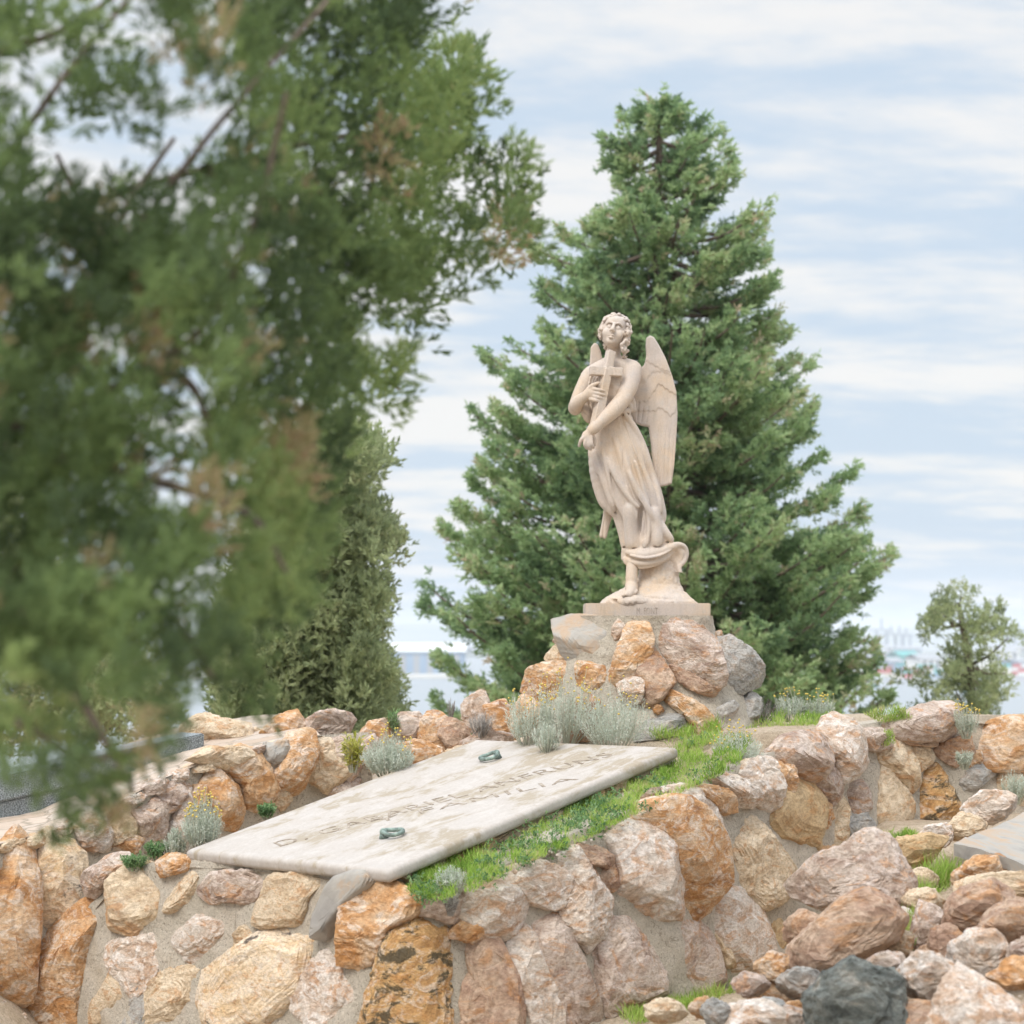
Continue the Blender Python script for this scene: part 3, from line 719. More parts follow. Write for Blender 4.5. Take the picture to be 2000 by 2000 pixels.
# ================================================================= LOOSE ROCKS, lower right
LR = [
([(1010,800),(1090,720),(1180,690),(1250,630),(1300,620),(1350,660),(1390,750),(1445,840),(1370,880),(1250,875),(1110,890),(1060,910)], 'P', 8.9, 'purplish boulder with a peaked top resting on the big rounded brown boulder'),
([(930,1180),(940,1090),(1040,960),(1100,900),(1200,880),(1320,900),(1370,960),(1330,1050),(1180,1130),(1080,1220),(980,1260),(940,1230)], 'B', 8.3, 'big rounded brown and rust boulder leaning behind the dark slate rock'),
([(1060,1300),(1120,1225),(1215,1165),(1290,1205),(1350,1215),(1425,1310),(1400,1395),(1330,1520),(1080,1520)], 'D', 7.6, 'dark blackish slate rock at the bottom of the photo, the darkest of the heap'),
([(1250,1150),(1330,1110),(1400,1100),(1435,1150),(1340,1205),(1290,1195)], 'P', 7.9, 'small flat pink rock lying between the brown boulder and the dark slate rock'),
([(1440,1170),(1490,1120),(1600,1120),(1645,1180),(1590,1250),(1480,1295),(1440,1240)], 'W', 7.7, 'whitish rock with an orange spot right of the dark slate rock'),
([(1540,1400),(1600,1280),(1680,1185),(1760,1260),(1860,1330),(1900,1500),(1820,1600),(1560,1600)], 'W', 7.2, 'large white and orange block in the bottom right foreground'),
([(1800,1200),(1850,1140),(1960,1120),(2020,1180),(1990,1245),(1850,1230)], 'O', 7.5, 'orange streaked rock at the right frame edge above the dark gap'),
([(1630,1070),(1720,1020),(1850,1030),(1855,1130),(1760,1180),(1690,1170),(1640,1110)], 'W', 7.9, 'pale layered rock under the brown slabs near the right frame edge'),
([(1470,1020),(1500,890),(1560,880),(1590,960),(1540,1060),(1480,1110)], 'P', 8.5, 'upright narrow pinkish rock at the foot of the tall green grass'),
([(1645,765),(1740,700),(1810,700),(1815,760),(1720,795),(1650,795)], 'O', 8.9, 'long reddish rock tucked below the left tip of the grey slate'),
([(1625,835),(1680,785),(1940,770),(2020,800),(2010,860),(1800,850),(1700,855)], 'T', 8.6, 'long flat tan slab of rock below the grey slate'),
([(1575,940),(1680,850),(1780,820),(1900,860),(1860,930),(1750,990),(1620,990)], 'B', 8.3, 'dull brown rock with a flat face under the long tan slab'),
([(1740,985),(1880,870),(2010,880),(2010,1050),(1860,1030)], 'B', 8.0, 'brown rock at the right edge between the long tan slab and the pale layered rock'),
([(1860,1090),(1940,1040),(2020,1060),(2020,1140),(1880,1130)], 'P', 7.8, 'small pinkish rock at the right frame edge above the orange streaked one'),
([(1360,690),(1400,640),(1520,620),(1590,640),(1545,720),(1440,765),(1380,745)], 'S', 9.6, 'smooth orange rock left of the grey slate with tall grass before it'),
([(1690,490),(1760,435),(1850,440),(1895,490),(1800,540),(1720,530)], 'W', 10.6, 'pale yellow rounded rock between the right wall and the grey slate'),
([(1600,600),(1680,520),(1770,550),(1760,600),(1690,615)], 'T', 10.3, 'tan rock touching the left tip of the grey slate from behind'),
([(1505,610),(1540,575),(1600,565),(1645,600),(1590,645),(1530,640)], 'W', 10.2, 'small white and orange rock beside the smooth orange rock'),
([(780,1305),(850,1235),(945,1245),(965,1320),(890,1355),(820,1340)], 'O', 8.3, 'orange rock on the ground left of the dark slate rock'),
([(670,1375),(760,1305),(860,1335),(955,1400),(920,1520),(680,1520)], 'W', 7.9, 'pale pink and white rock on the bottom edge left of the dark slate rock'),
([(890,1350),(980,1305),(1055,1330),(1065,1400),(960,1420)], 'O', 8.0, 'cream and orange rock squeezed against the dark slate rock'),
([(1375,955),(1430,915),(1475,960),(1435,1015)], 'W', 8.7, 'small white stone beside the upright narrow pinkish rock'),
([(1370,1195),(1420,1170),(1450,1250),(1400,1280)], 'T', 7.75, 'small tan stone between the dark slate rock and the whitish rock'),
([(1300,1040),(1370,960),(1440,1010),(1440,1100),(1340,1110)], 'T', 8.4, 'tan rock filling the gap right of the big rounded brown boulder'),
([(1560,1010),(1620,985),(1660,1040),(1640,1110),(1590,1120),(1540,1080)], 'B', 8.2, 'brown rock between the upright pinkish rock and the pale layered rock'),
([(1590,1260),(1650,1180),(1700,1185),(1650,1260)], 'T', 7.5, 'small tan stone above the large white and orange block'),
([(1400,1400),(1450,1300),(1560,1280),(1560,1420),(1500,1530),(1420,1530)], 'B', 7.5, 'brown rock between the dark slate rock and the large white and orange block'),
([(1880,1420),(1960,1330),(2060,1350),(2080,1500),(1900,1520)], 'B', 7.2, 'brown rock in the very bottom right corner'),
([(1440,780),(1500,755),(1560,790),(1540,850),(1470,850)], 'T', 9.2, 'tan stone half hidden by the tall green grass'),
([(1700,1010),(1740,985),(1860,1020),(1840,1040),(1740,1030)], 'B', 8.05, 'thin brown stone on top of the pale layered rock'),
]
for i, (pts, code, Yd, lab) in enumerate(LR):
    q = zp('7', pts); w = [P(x, y, Yd) for x, y in q]
    wd = min(max(p.x for p in w) - min(p.x for p in w), 1.4 * (max(p.z for p in w) - min(p.z for p in w)))
    o = rock('boulder', w, Vector((-.12, -1, .30)), wd * .42, wd * .45, MAT[code], None, 600 + i, 5 if wd > .25 else 4, 1.0 if code != 'D' else 1.3, 7 if code != 'D' else 1, 0, 1.36 if code != 'D' else 1.3)
    tag(o, lab, 'rock', 'loose rocks heaped at the lower right')
rgl = random.Random(14); zone = [(1300, 1960), (1480, 1890), (1560, 1780), (1640, 1800), (1720, 1700), (1800, 1740), (1860, 1690), (2040, 1700), (2060, 2040), (1300, 2040)]
def _in(x, y, q):
    r = False
    for i in range(len(q)):
        (x0, y0), (x1, y1) = q[i], q[(i + 1) % len(q)]
        if (y0 > y) != (y1 > y) and x < (x1 - x0) * (y - y0) / (y1 - y0) + x0: r = not r
    return r
k = 0
while k < 24:
    x0, y0 = rgl.uniform(1300, 2050), rgl.uniform(1680, 2030)
    if not _in(x0, y0, zone): continue
    w = rgl.uniform(30, 52); h = w * rgl.uniform(.5, .9); Yd = 9.0 - (y0 - 1700) / 300 * 1.15
    w_ = [P(x0 + w * math.cos(a) * rgl.uniform(.7, 1.1), y0 + h * math.sin(a) * rgl.uniform(.7, 1.1), Yd) for a in np.linspace(0, 2 * math.pi, 7, endpoint=False)]
    o = rock('boulder', w_, Vector((rgl.uniform(-.5, .5), -1, rgl.uniform(0, .6))), w * Yd / FPX * .8, w * Yd / FPX * .8, MAT[rgl.choice('TBPWGTBO')], None, 800 + k, 4, .9, 8, 0, 1.15)
    tag(o, 'small broken stone wedged among the bigger loose rocks', 'rock', 'small broken stones filling the heap'); k += 1
# grey slate lying across the heap
bm = bmesh.new()
out = [(1640,642,9.15), (1700,615,9.6), (1820,572,10.1), (1950,505,10.5), (2060,440,10.9), (2120,560,10.4), (2080,740,9.3), (1990,765,8.85), (1860,700,8.9), (1770,680,8.95)]
top = [bm.verts.new(P(1100 + x / 2.147, 1350 + (y - 6) / 2.147, Yd)) for x, y, Yd in out]
f = bm.faces.new(top)
if f.normal.z < 0: bmesh.ops.reverse_faces(bm, faces=[f])
bm.normal_update()
r = bmesh.ops.extrude_face_region(bm, geom=[f]); bmesh.ops.translate(bm, vec=(0, 0.01, -.055), verts=[g for g in r['geom'] if isinstance(g, bmesh.types.BMVert)])
bmesh.ops.triangulate(bm, faces=bm.faces); bmesh.ops.subdivide_edges(bm, edges=bm.edges, cuts=5, use_grid_fill=True)
vv = np.array([q.co[:] for q in bm.verts]); dd = fbm(vv * 7, 3, 4) * .010
for q, d in zip(bm.verts, dd): q.co += Vector((d * .8, 0, d))
bmesh.ops.recalc_face_normals(bm, faces=bm.faces)
c0 = tuple(P(1950, 1620, 9.7)); o = from_bm('slate', bm, MAT['C'], None, False, loc=c0)
tag(o, 'large flat grey slate with a pointed left tip lying across the heap of rocks', 'stone slab')

# ================================================================= GRANITE TOMB at the left, beyond the terrace
m, nt, b = new_mat('speckled grey granite'); v = objvec(nt, False)
c = ramp_(nt, noise(nt, v, 140, 4, .75), [(.38, (.07, .08, .085)), (.5, (.20, .23, .24)), (.62, (.42, .45, .46))])
nt.links.new(c, b.inputs['Base Color']); b.inputs['Roughness'].default_value = .35; GRAN = m
a0, a1 = P(-260, 1572, 10.9), P(400, 1432, 12.4)
t = (a1 - a0); t.normalize(); n_ = Vector((-t.y, t.x, 0)).normalized()
up = Vector((0, 0, 1))
tomb = empty('granite_tomb', tuple(a0), 'polished speckled grey granite tomb edge behind the terrace at the left', 'tomb')
for nm, off, h0, h1, dep in (('capstone', 0.0, .0, -.135, .22), ('kerb', .025, -.139, -.34, .20)):
    bm = bmesh.new(); vs = []
    for P_ in (a0, a1):
        for o_, h in ((off, h0), (dep, h0 + .0), (dep, h1), (off, h1)): vs.append(bm.verts.new(P_ + n_ * o_ + up * h))
    for q in ((0, 1, 2, 3), (7, 6, 5, 4), (0, 4, 5, 1), (1, 5, 6, 2), (2, 6, 7, 3), (3, 7, 4, 0)): bm.faces.new([vs[k] for k in q])
    bmesh.ops.recalc_face_normals(bm, faces=bm.faces); bmesh.ops.bevel(bm, geom=bm.edges[:], offset=.008, segments=2, affect='EDGES')
    from_bm(nm, bm, GRAN, tomb, False, loc=tuple(a0))

# ================================================================= PEDESTAL
SY = 11.8; SPX = SY / FPX                                  # metres per photo pixel at the statue
S0 = P(1257, 1205, SY)
ped = empty('rock_pedestal', tuple(P(1257, 1440, SY)), 'rough mortared rock mound carrying the white angel statue', 'pedestal')
lev = [(1203, 1108, 1394), (1225, 1112, 1396), (1250, 1104, 1398), (1290, 1092, 1412), (1320, 1070, 1430), (1350, 1058, 1444), (1390, 1046, 1462), (1440, 1036, 1478), (1500, 1030, 1490)]
py_ = np.linspace(1203, 1500, 60); L_ = np.interp(py_, [l[0] for l in lev], [l[1] for l in lev]); R_ = np.interp(py_, [l[0] for l in lev], [l[2] for l in lev])
V = []; sg = 96
for y_, l_, r_ in zip(py_, L_, R_):
    cx = (l_ + r_) / 2; rx = (r_ - l_) / 2 * SPX; ry = rx * .82; cc = P(cx, y_, SY)
    for k in range(sg):
        a = 2 * math.pi * k / sg; ca, sa = math.cos(a), math.sin(a); q = .8
        V.append((cc.x + np.sign(ca) * abs(ca) ** q * rx, SY + np.sign(sa) * abs(sa) ** q * ry, cc.z))
V = np.array(V); ctr = np.array([S0.x, SY, 0]); dr = V - ctr; dr[:, 2] = 0; dr /= np.linalg.norm(dr, axis=1)[:, None]
V += dr * ((fbm(V * 5, 31, 4) * .02 + fbm(V * 26, 33, 3) * .006)[:, None])
F = [(i * sg + k, i * sg + (k + 1) % sg, (i + 1) * sg + (k + 1) % sg, (i + 1) * sg + k) for i in range(len(py_) - 1) for k in range(sg)]
V = np.vstack([V, [S0.x, SY, S0.z]]); top_i = len(V) - 1
F = F + [(k, top_i, (k + 1) % sg, k) for k in range(0)]
mesh_np('mortar_core', V, F, MORTAR, ped, True)
def ped_pt(px, py):
    l_, r_ = np.interp(py, [l[0] for l in lev], [l[1] for l in lev]), np.interp(py, [l[0] for l in lev], [l[2] for l in lev])
    cx, hw = (l_ + r_) / 2, (r_ - l_) / 2; k = max(-1, min(1, (px - cx) / hw)); hw *= SPX
    Yd = SY - hw * .82 * (1 - abs(k) ** 2.5) ** .4
    return P(px, py, Yd)
PS = [([(420,180),(470,115),(600,110),(700,170),(770,260),(790,370),(740,480),(600,430),(430,405),(422,300)], 'C', .05, (-.35, -1, .15)),
([(730,590),(780,460),(870,200),(960,150),(1000,200),(1040,300),(1010,420),(960,500),(900,560),(800,615)], 'O', .11, (-.1, -1, .15)),
([(960,520),(1050,350),(1110,430),(1200,580),(1120,690),(1030,765),(990,700),(975,600)], 'B', .08, (.1, -1, .1)),
([(810,610),(900,560),(985,600),(960,720),(880,745),(830,690)], 'W', .08, (0, -1, .1)),
([(1150,330),(1190,200),(1350,190),(1480,330),(1510,420),(1548,590),(1500,620),(1400,560),(1220,450)], 'P', .14, (.15, -1, .55)),
([(1205,480),(1260,470),(1400,540),(1520,610),(1495,690),(1400,650),(1230,560)], 'B', .07, (.1, -1, -.3)),
([(1510,310),(1600,305),(1700,370),(1810,530),(1800,600),(1690,640),(1590,610),(1550,450)], 'G', .14, (.6, -1, .2)),
([(1140,680),(1200,680),(1350,760),(1460,840),(1540,945),(1390,975),(1310,850),(1180,740)], 'O', .10, (.1, -1, .35)),
([(1550,800),(1630,750),(1675,780),(1660,850),(1570,895)], 'G', .05, (.4, -1, .1)),
([(175,640),(250,540),(380,460),(420,560),(330,700),(200,740)], 'O', .12, (-.6, -1, .2)),
([(960,1020),(1040,880),(1190,850),(1300,860),(1345,960),(1100,1010)], 'G', .05, (.1, -1, .2)),
([(375,290),(425,235),(440,340),(392,345)], 'P', .05, (-.6, -1, .1)),
([(500,470),(620,450),(710,500),(640,650),(530,650)], 'O', .07, (-.2, -1, .2)),
([(110,830),(190,740),(340,800),(300,970),(120,970)], 'O', .12, (-.6, -1, .2)),
([(430,850),(540,700),(640,760),(650,980),(430,1010)], 'B', .07, (-.2, -1, .1)),
([(1735,690),(1790,665),(1850,770),(1810,860),(1740,860)], 'G', .08, (.6, -1, .2)),
([(760,200),(800,130),(845,150),(835,280),(790,300)], 'W', .03, (-.1, -1, .1)),
([(1175,190),(1200,115),(1260,120),(1285,190),(1210,215)], 'P', .03, (.1, -1, .1)),
([(1380,150),(1420,160),(1470,230),(1440,240)], 'B', .03, (.3, -1, .1)), ([(1505,240),(1535,215),(1555,290),(1520,300)], 'O', .04, (.7, -1, .1)),
([(1060,780),(1100,760),(1140,800),(1100,830)], 'O', .02, (0, -1, .1)), ([(320,420),(385,340),(415,420),(350,500)], 'T', .06, (-.6, -1, .2))]
for i, (pts, code, out, n_) in enumerate(PS):
    rock('stone', [ped_pt(*q) for q in zp('p', pts)], Vector(n_), out * .85, .10, MAT[code], ped, 700 + i, 5 if i in (0, 1, 4, 6) else 4, .8 if code != 'C' else .35, 7, .012, 1.30, True)
# ================================================================= ANGEL STATUE (sculpted as distance fields, in photo-pixel units at the statue's distance)
class Field:
    raw = False
    def __init__(s, lo, hi, h):
        s.h = h; s.lo = np.array(lo, float); s.n = np.ceil((np.array(hi) - s.lo) / h).astype(int) + 1
        s.v = np.full(s.n, 30.0, np.float32)
    def sub(s, lo, hi):
        a = np.clip(np.floor((np.array(lo) - s.lo) / s.h).astype(int), 0, s.n - 1); b = np.clip(np.ceil((np.array(hi) - s.lo) / s.h).astype(int) + 1, 1, s.n)
        if (b <= a).any(): return None, None
        ax = [s.lo[i] + s.h * np.arange(a[i], b[i]) for i in range(3)]
        return (slice(a[0], b[0]), slice(a[1], b[1]), slice(a[2], b[2])), (ax[0][:, None, None], ax[1][None, :, None], ax[2][None, None, :])
    def add(s, f, lo, hi, k=3.0):
        m = k + 3 * s.h; sl, g = s.sub(np.array(lo) - m, np.array(hi) + m)
        if sl is None: return
        d = f(*g).astype(np.float32); a = s.v[sl]; h = np.clip(.5 + .5 * (a - d) / k, 0, 1)
        s.v[sl] = a * (1 - h) + d * h - k * h * (1 - h)
    def cut(s, f, lo, hi, k=2.0):
        m = k + 3 * s.h; sl, g = s.sub(np.array(lo) - m, np.array(hi) + m)
        if sl is None: return
        d = -f(*g).astype(np.float32); a = s.v[sl]; h = np.clip(.5 - .5 * (a - d) / k, 0, 1)
        s.v[sl] = a * (1 - h) + d * h + k * h * (1 - h)
    def cone(s, a, b, ra, rb, k=3.0, cut=False):
        a = np.array(a, float); b = np.array(b, float); ba = b - a; L2 = max(ba @ ba, 1e-6)
        def f(x, y, z):
            t = np.clip(((x - a[0]) * ba[0] + (y - a[1]) * ba[1] + (z - a[2]) * ba[2]) / L2, 0, 1)
            return np.sqrt((x - a[0] - t * ba[0]) ** 2 + (y - a[1] - t * ba[1]) ** 2 + (z - a[2] - t * ba[2]) ** 2) - (ra + (rb - ra) * t)
        r = max(ra, rb); (s.cut if cut else s.add)(f, np.minimum(a, b) - r, np.maximum(a, b) + r, k)
    def path(s, pts, r, k=3.0, cut=False):
        n = len(pts); r = r if isinstance(r, (list, tuple)) else [r] * n
        if n >= 3 and not s.raw:
            q = np.array([list(p) + [w] for p, w in zip(pts, r)], float); q = np.vstack([2 * q[0] - q[1], q, 2 * q[-1] - q[-2]]); o = []
            for i in range(1, n):
                for t in (0, .25, .5, .75):
                    a, b_, c_, d = q[i - 1], q[i], q[i + 1], q[i + 2]
                    o.append(.5 * (2 * b_ + (c_ - a) * t + (2 * a - 5 * b_ + 4 * c_ - d) * t * t + (3 * b_ - a - 3 * c_ + d) * t ** 3))
            o.append(q[-2]); o = np.array(o); pts = o[:, :3]; r = list(np.maximum(o[:, 3], .3)); n = len(pts)
        for i in range(n - 1): s.cone(pts[i], pts[i + 1], r[i], r[i + 1], k, cut)
    def ell(s, c, r, k=3.0, cut=False, R=None):
        c = np.array(c, float); r = np.array(r, float); M = np.eye(3) if R is None else np.array(R)
        def f(x, y, z):
            X, Y, Z = x - c[0], y - c[1], z - c[2]
            q = [M[0][i] * X + M[1][i] * Y + M[2][i] * Z for i in range(3)]
            k0 = np.sqrt((q[0] / r[0]) ** 2 + (q[1] / r[1]) ** 2 + (q[2] / r[2]) ** 2)
            k1 = np.sqrt((q[0] / r[0] ** 2) ** 2 + (q[1] / r[1] ** 2) ** 2 + (q[2] / r[2] ** 2) ** 2) + 1e-6
            return k0 * (k0 - 1) / k1
        m = r.max(); (s.cut if cut else s.add)(f, c - m, c + m, k)
    def box(s, a, b, hw, hd, k=1.0, up=(0, 1, 0), rnd=.8):
        """bar from a to b with half width hw (sideways) and half depth hd (along up)"""
        a = np.array(a, float); b = np.array(b, float); L = np.linalg.norm(b - a); t = (b - a) / L
        u = np.array(up, float); u -= t * (u @ t); u /= np.linalg.norm(u); w = np.cross(t, u); c = (a + b) / 2
        def f(x, y, z):
            X, Y, Z = x - c[0], y - c[1], z - c[2]
            q = [np.abs(e[0] * X + e[1] * Y + e[2] * Z) for e in (t, w, u)]
            d = [q[0] - L / 2 + rnd, q[1] - hw + rnd, q[2] - hd + rnd]
            return np.sqrt(sum(np.maximum(e, 0) ** 2 for e in d)) + np.minimum(np.maximum(np.maximum(d[0], d[1]), d[2]), 0) - rnd
        m = hw + hd; s.add(f, np.minimum(a, b) - m, np.maximum(a, b) + m, k)
    def loft(s, lev, k=4.0, fold=None, pw=2.0):
        """lev rows: z, cx, cy, rx, ry"""
        lev = np.array(sorted(lev)); zz_ = np.linspace(lev[0, 0], lev[-1, 0], 80)
        lev = np.stack([zz_] + [np.interp(zz_, lev[:, 0], lev[:, i]) for i in range(1, 5)], 1)
        for _ in range(10): lev[1:-1, 1:] = (lev[:-2, 1:] + 2 * lev[1:-1, 1:] + lev[2:, 1:]) / 4
        zs = lev[:, 0]
        def f(x, y, z):
            zc = np.clip(z, zs[0], zs[-1])
            # smooth interpolation of the rows
            cx, cy, rx, ry = (np.interp(zc, zs, lev[:, i]) for i in range(1, 5))
            th = np.arctan2(y - cy, x - cx)
            g = fold(th, zc, x, y) if fold is not None else 0
            q = (np.abs((x - cx) / rx) ** pw + np.abs((y - cy) / ry) ** pw) ** (1 / pw)
            d = (q - 1) * np.minimum(rx, ry) * .92 - g
            dz = np.maximum(np.abs(z - (zs[0] + zs[-1]) / 2) - (zs[-1] - zs[0]) / 2, 0)
            return np.sqrt(np.maximum(d, 0) ** 2 + dz ** 2) + np.minimum(d, 0)
        R = max(lev[:, 3].max(), lev[:, 4].max()) + 6
        s.add(f, (lev[:, 1].min() - R, lev[:, 2].min() - R, zs[0]), (lev[:, 1].max() + R, lev[:, 2].max() + R, zs[-1]), k)
    def noise(s, amp, freq, seed, octs=3):
        ax = [s.lo[i] + s.h * np.arange(s.n[i]) for i in range(3)]
        idx = np.argwhere(np.abs(s.v) < 3 * s.h + amp)
        p = idx * s.h + s.lo
        s.v[idx[:, 0], idx[:, 1], idx[:, 2]] += (fbm(p * freq, seed, octs) * amp).astype(np.float32)
    def mesh(s):
        v = s.v; neg = v < 0; n = s.n
        cnt = np.zeros(n - 1, np.int8); acc = [np.zeros(n - 1, np.float32) for _ in range(3)]
        C = lambda a, dx, dy, dz: a[dx:n[0] - 1 + dx, dy:n[1] - 1 + dy, dz:n[2] - 1 + dz]
        for ax in range(3):
            o1, o2 = [q for q in range(3) if q != ax]
            for p1 in (0, 1):
                for p2 in (0, 1):
                    d0 = [0, 0, 0]; d0[o1] = p1; d0[o2] = p2; d1 = list(d0); d1[ax] = 1
                    a, b = C(v, *d0), C(v, *d1); m = C(neg, *d0) != C(neg, *d1)
                    t = np.where(m, a / np.where(m, a - b, 1), 0)
                    cnt += m; acc[ax] += t * m; acc[o1] += p1 * m; acc[o2] += p2 * m
        act = cnt > 0; idx = np.full(n - 1, -1, np.int64); idx[act] = np.arange(act.sum())
        pos = np.argwhere(act).astype(np.float64)
        for q in range(3): pos[:, q] += acc[q][act] / cnt[act]
        V = pos * s.h + s.lo; faces = []
        for ax in range(3):
            o1, o2 = (ax + 1) % 3, (ax + 2) % 3
            sl0 = [slice(None)] * 3; sl1 = [slice(None)] * 3; sl0[ax] = slice(0, n[ax] - 1); sl1[ax] = slice(1, n[ax])
            m = neg[tuple(sl0)] != neg[tuple(sl1)]
            e = np.argwhere(m); ok = (e[:, o1] > 0) & (e[:, o2] > 0) & (e[:, o1] < n[o1] - 1) & (e[:, o2] < n[o2] - 1); e = e[ok]
            sg_ = neg[e[:, 0], e[:, 1], e[:, 2]]
            def cell(a, b):
                c = e.copy(); c[:, o1] -= a; c[:, o2] -= b; return idx[c[:, 0], c[:, 1], c[:, 2]]
            q = np.stack([cell(1, 1), cell(0, 1), cell(0, 0), cell(1, 0)], 1)
            q[~sg_] = q[~sg_][:, ::-1]; faces.append(q)
        return V, np.concatenate(faces)

def sx(px, py, y=0): return (px - 1257.0, float(y), 1205.0 - py)
def st_obj(name, fld, mat, parent, soften=1):
    V, F = fld.mesh()
    for _ in range(soften):      # light relaxation of the voxel surface
        A = np.zeros_like(V); c = np.zeros(len(V))
        for i in range(4):
            j = (i + 1) % 4; np.add.at(A, F[:, i], V[F[:, j]]); np.add.at(c, F[:, i], 1); np.add.at(A, F[:, j], V[F[:, i]]); np.add.at(c, F[:, j], 1)
        V = V * .5 + .5 * A / c[:, None]
    W = np.stack([S0.x + V[:, 0] * SPX, SY + V[:, 1] * SPX, S0.z + V[:, 2] * SPX], 1)
    return mesh_np(name, W, F, mat, parent, True, loc=tuple(W.mean(0)))

m, nt, b = new_mat('old white marble of the statue')
g_ = nt.nodes.new('ShaderNodeNewGeometry'); v = g_.outputs['Position']
n1 = noise(nt, v, 3.2, 6, .62, .5); n2 = noise(nt, v, 22, 6, .7, .6); n3 = noise(nt, v, 130, 4, .7)
c = ramp_(nt, n1, [(.36, (.50, .44, .405)), (.50, (.55, .465, .395)), (.64, (.56, .44, .33))])
# rain streaks run down the stone
ms = nt.nodes.new('ShaderNodeMapping'); ms.inputs['Scale'].default_value = (1, 1, .12); nt.links.new(v, ms.inputs[0])
st_ = noise(nt, ms.outputs[0], 38, 5, .65)
c = mix(nt, ramp_(nt, st_, [(.52, (0, 0, 0)), (.68, (.42,) * 3)]), c, (.42, .35, .28))
c = mix(nt, ramp_(nt, n2, [(.54, (0, 0, 0)), (.64, (.5,) * 3)]), c, (.48, .44, .40))
c = mix(nt, .4, c, ramp_(nt, n3, [(.32, (.74, .72, .70)), (.6, (1.06, 1.06, 1.06))]), 'MULTIPLY')
nt.links.new(c, b.inputs['Base Color']); b.inputs['Roughness'].default_value = .62
bp = bump(nt, b, n2, .2, .008); bump(nt, b, n3, .25, .0015, bp); STAT = m

angel = empty('angel_statue', tuple(S0), 'weathered white marble statue of a winged angel holding a cross, on the rock pedestal', 'statue')

# --- figure: head, neck, torso, arms, hands, leg and foot in one surface
H = Field((-160, -86, 28), (26, 44, 606), 1.25)
H.path([sx(1199, 700, 2), sx(1201, 668, 2)], [14.5, 13.5], 5)
H.ell(sx(1197, 752, 0), (42, 26, 44), 8)
H.path([sx(1158, 729, 0), sx(1198, 712, 2), sx(1236, 722, 0)], [16, 15, 18], 10)
H.ell(sx(1192, 815, 2), (34, 23, 40), 10)
H.path([sx(1205, 850, 2), sx(1232, 930, 2), sx(1240, 1020, 0)], [34, 30, 14], 10)
# viewer's left arm: upper arm down, forearm up to the breast
H.path([sx(1153, 732, -2), sx(1136, 768, -8), sx(1124, 797, -14)], [16, 14.5, 12.5], 5)
H.path([sx(1124, 798, -14), sx(1127, 790, -34), sx(1143, 777, -50)], [13, 12, 8.5], 4)
H.ell(sx(1152, 772, -53), (13, 7, 11), 4)
for (x0, y0), (x1, y1), (x2, y2) in (((1155, 764), (1166, 766), (1178, 768)), ((1156, 771), (1168, 774), (1179, 776)), ((1155, 778), (1167, 781), (1176, 783)), ((1152, 784), (1163, 787), (1171, 788))):
    H.path([sx(x0, y0, -55), sx(x1, y1, -58), sx(x2, y2, -53)], [3.9, 3.5, 2.7], .9)
H.path([sx(1148, 764, -53), sx(1157, 757, -55), sx(1168, 752, -51)], [4.4, 3.8, 3.0], 1.2)
# viewer's right arm: runs across the body down to the foot of the cross
H.path([sx(1235, 722, -2), sx(1229, 752, -16), sx(1218, 780, -30)], [19.5, 16.5, 13.5], 6)
H.path([sx(1218, 780, -30), sx(1196, 806, -46), sx(1168, 832, -55), sx(1153, 846, -57)], [14.5, 14.0, 10.5, 8.8], 5)
H.ell(sx(1145, 858, -57), (10.5, 8, 13), 4)
for i, ((x1, y1), (x2, y2)) in enumerate((((1134, 864), (1130, 875)), ((1141, 872), (1145, 880)), ((1148, 874), (1152, 882)), ((1154, 872), (1158, 878)))):
    H.path([sx(1140 + i * 4.2, 858, -60), sx(x1, y1, -62), sx(x2, y2, -56)], [4.2, 3.7, 2.9], .9)
H.path([sx(1152, 852, -52), sx(1160, 862, -50), sx(1160, 872, -50)], [4.4, 3.8, 3.2], 1.0)
# lower leg and bare foot
H.path([sx(1239, 1020, 0), sx(1237, 1080, -2), sx(1234, 1106, -18), sx(1232, 1140, -27)], [14, 11, 10.5, 11], 4)
H.path([sx(1232, 1146, -26), sx(1231, 1153, -42), sx(1226, 1162, -56)], [12, 9.5, 7], 4)
for i in range(5):
    x = 1214 + i * 5.8; H.path([sx(x + 3, 1157 - i * .4, -53 + i * 1.2), sx(x - .5, 1164 - i * 1.1, -63 + i * 2.2)], [3.6, 3.1 - .12 * abs(i - 1)], .8)
H.ell(sx(1244, 1134, -26), (3.2, 3.5, 4), 2)
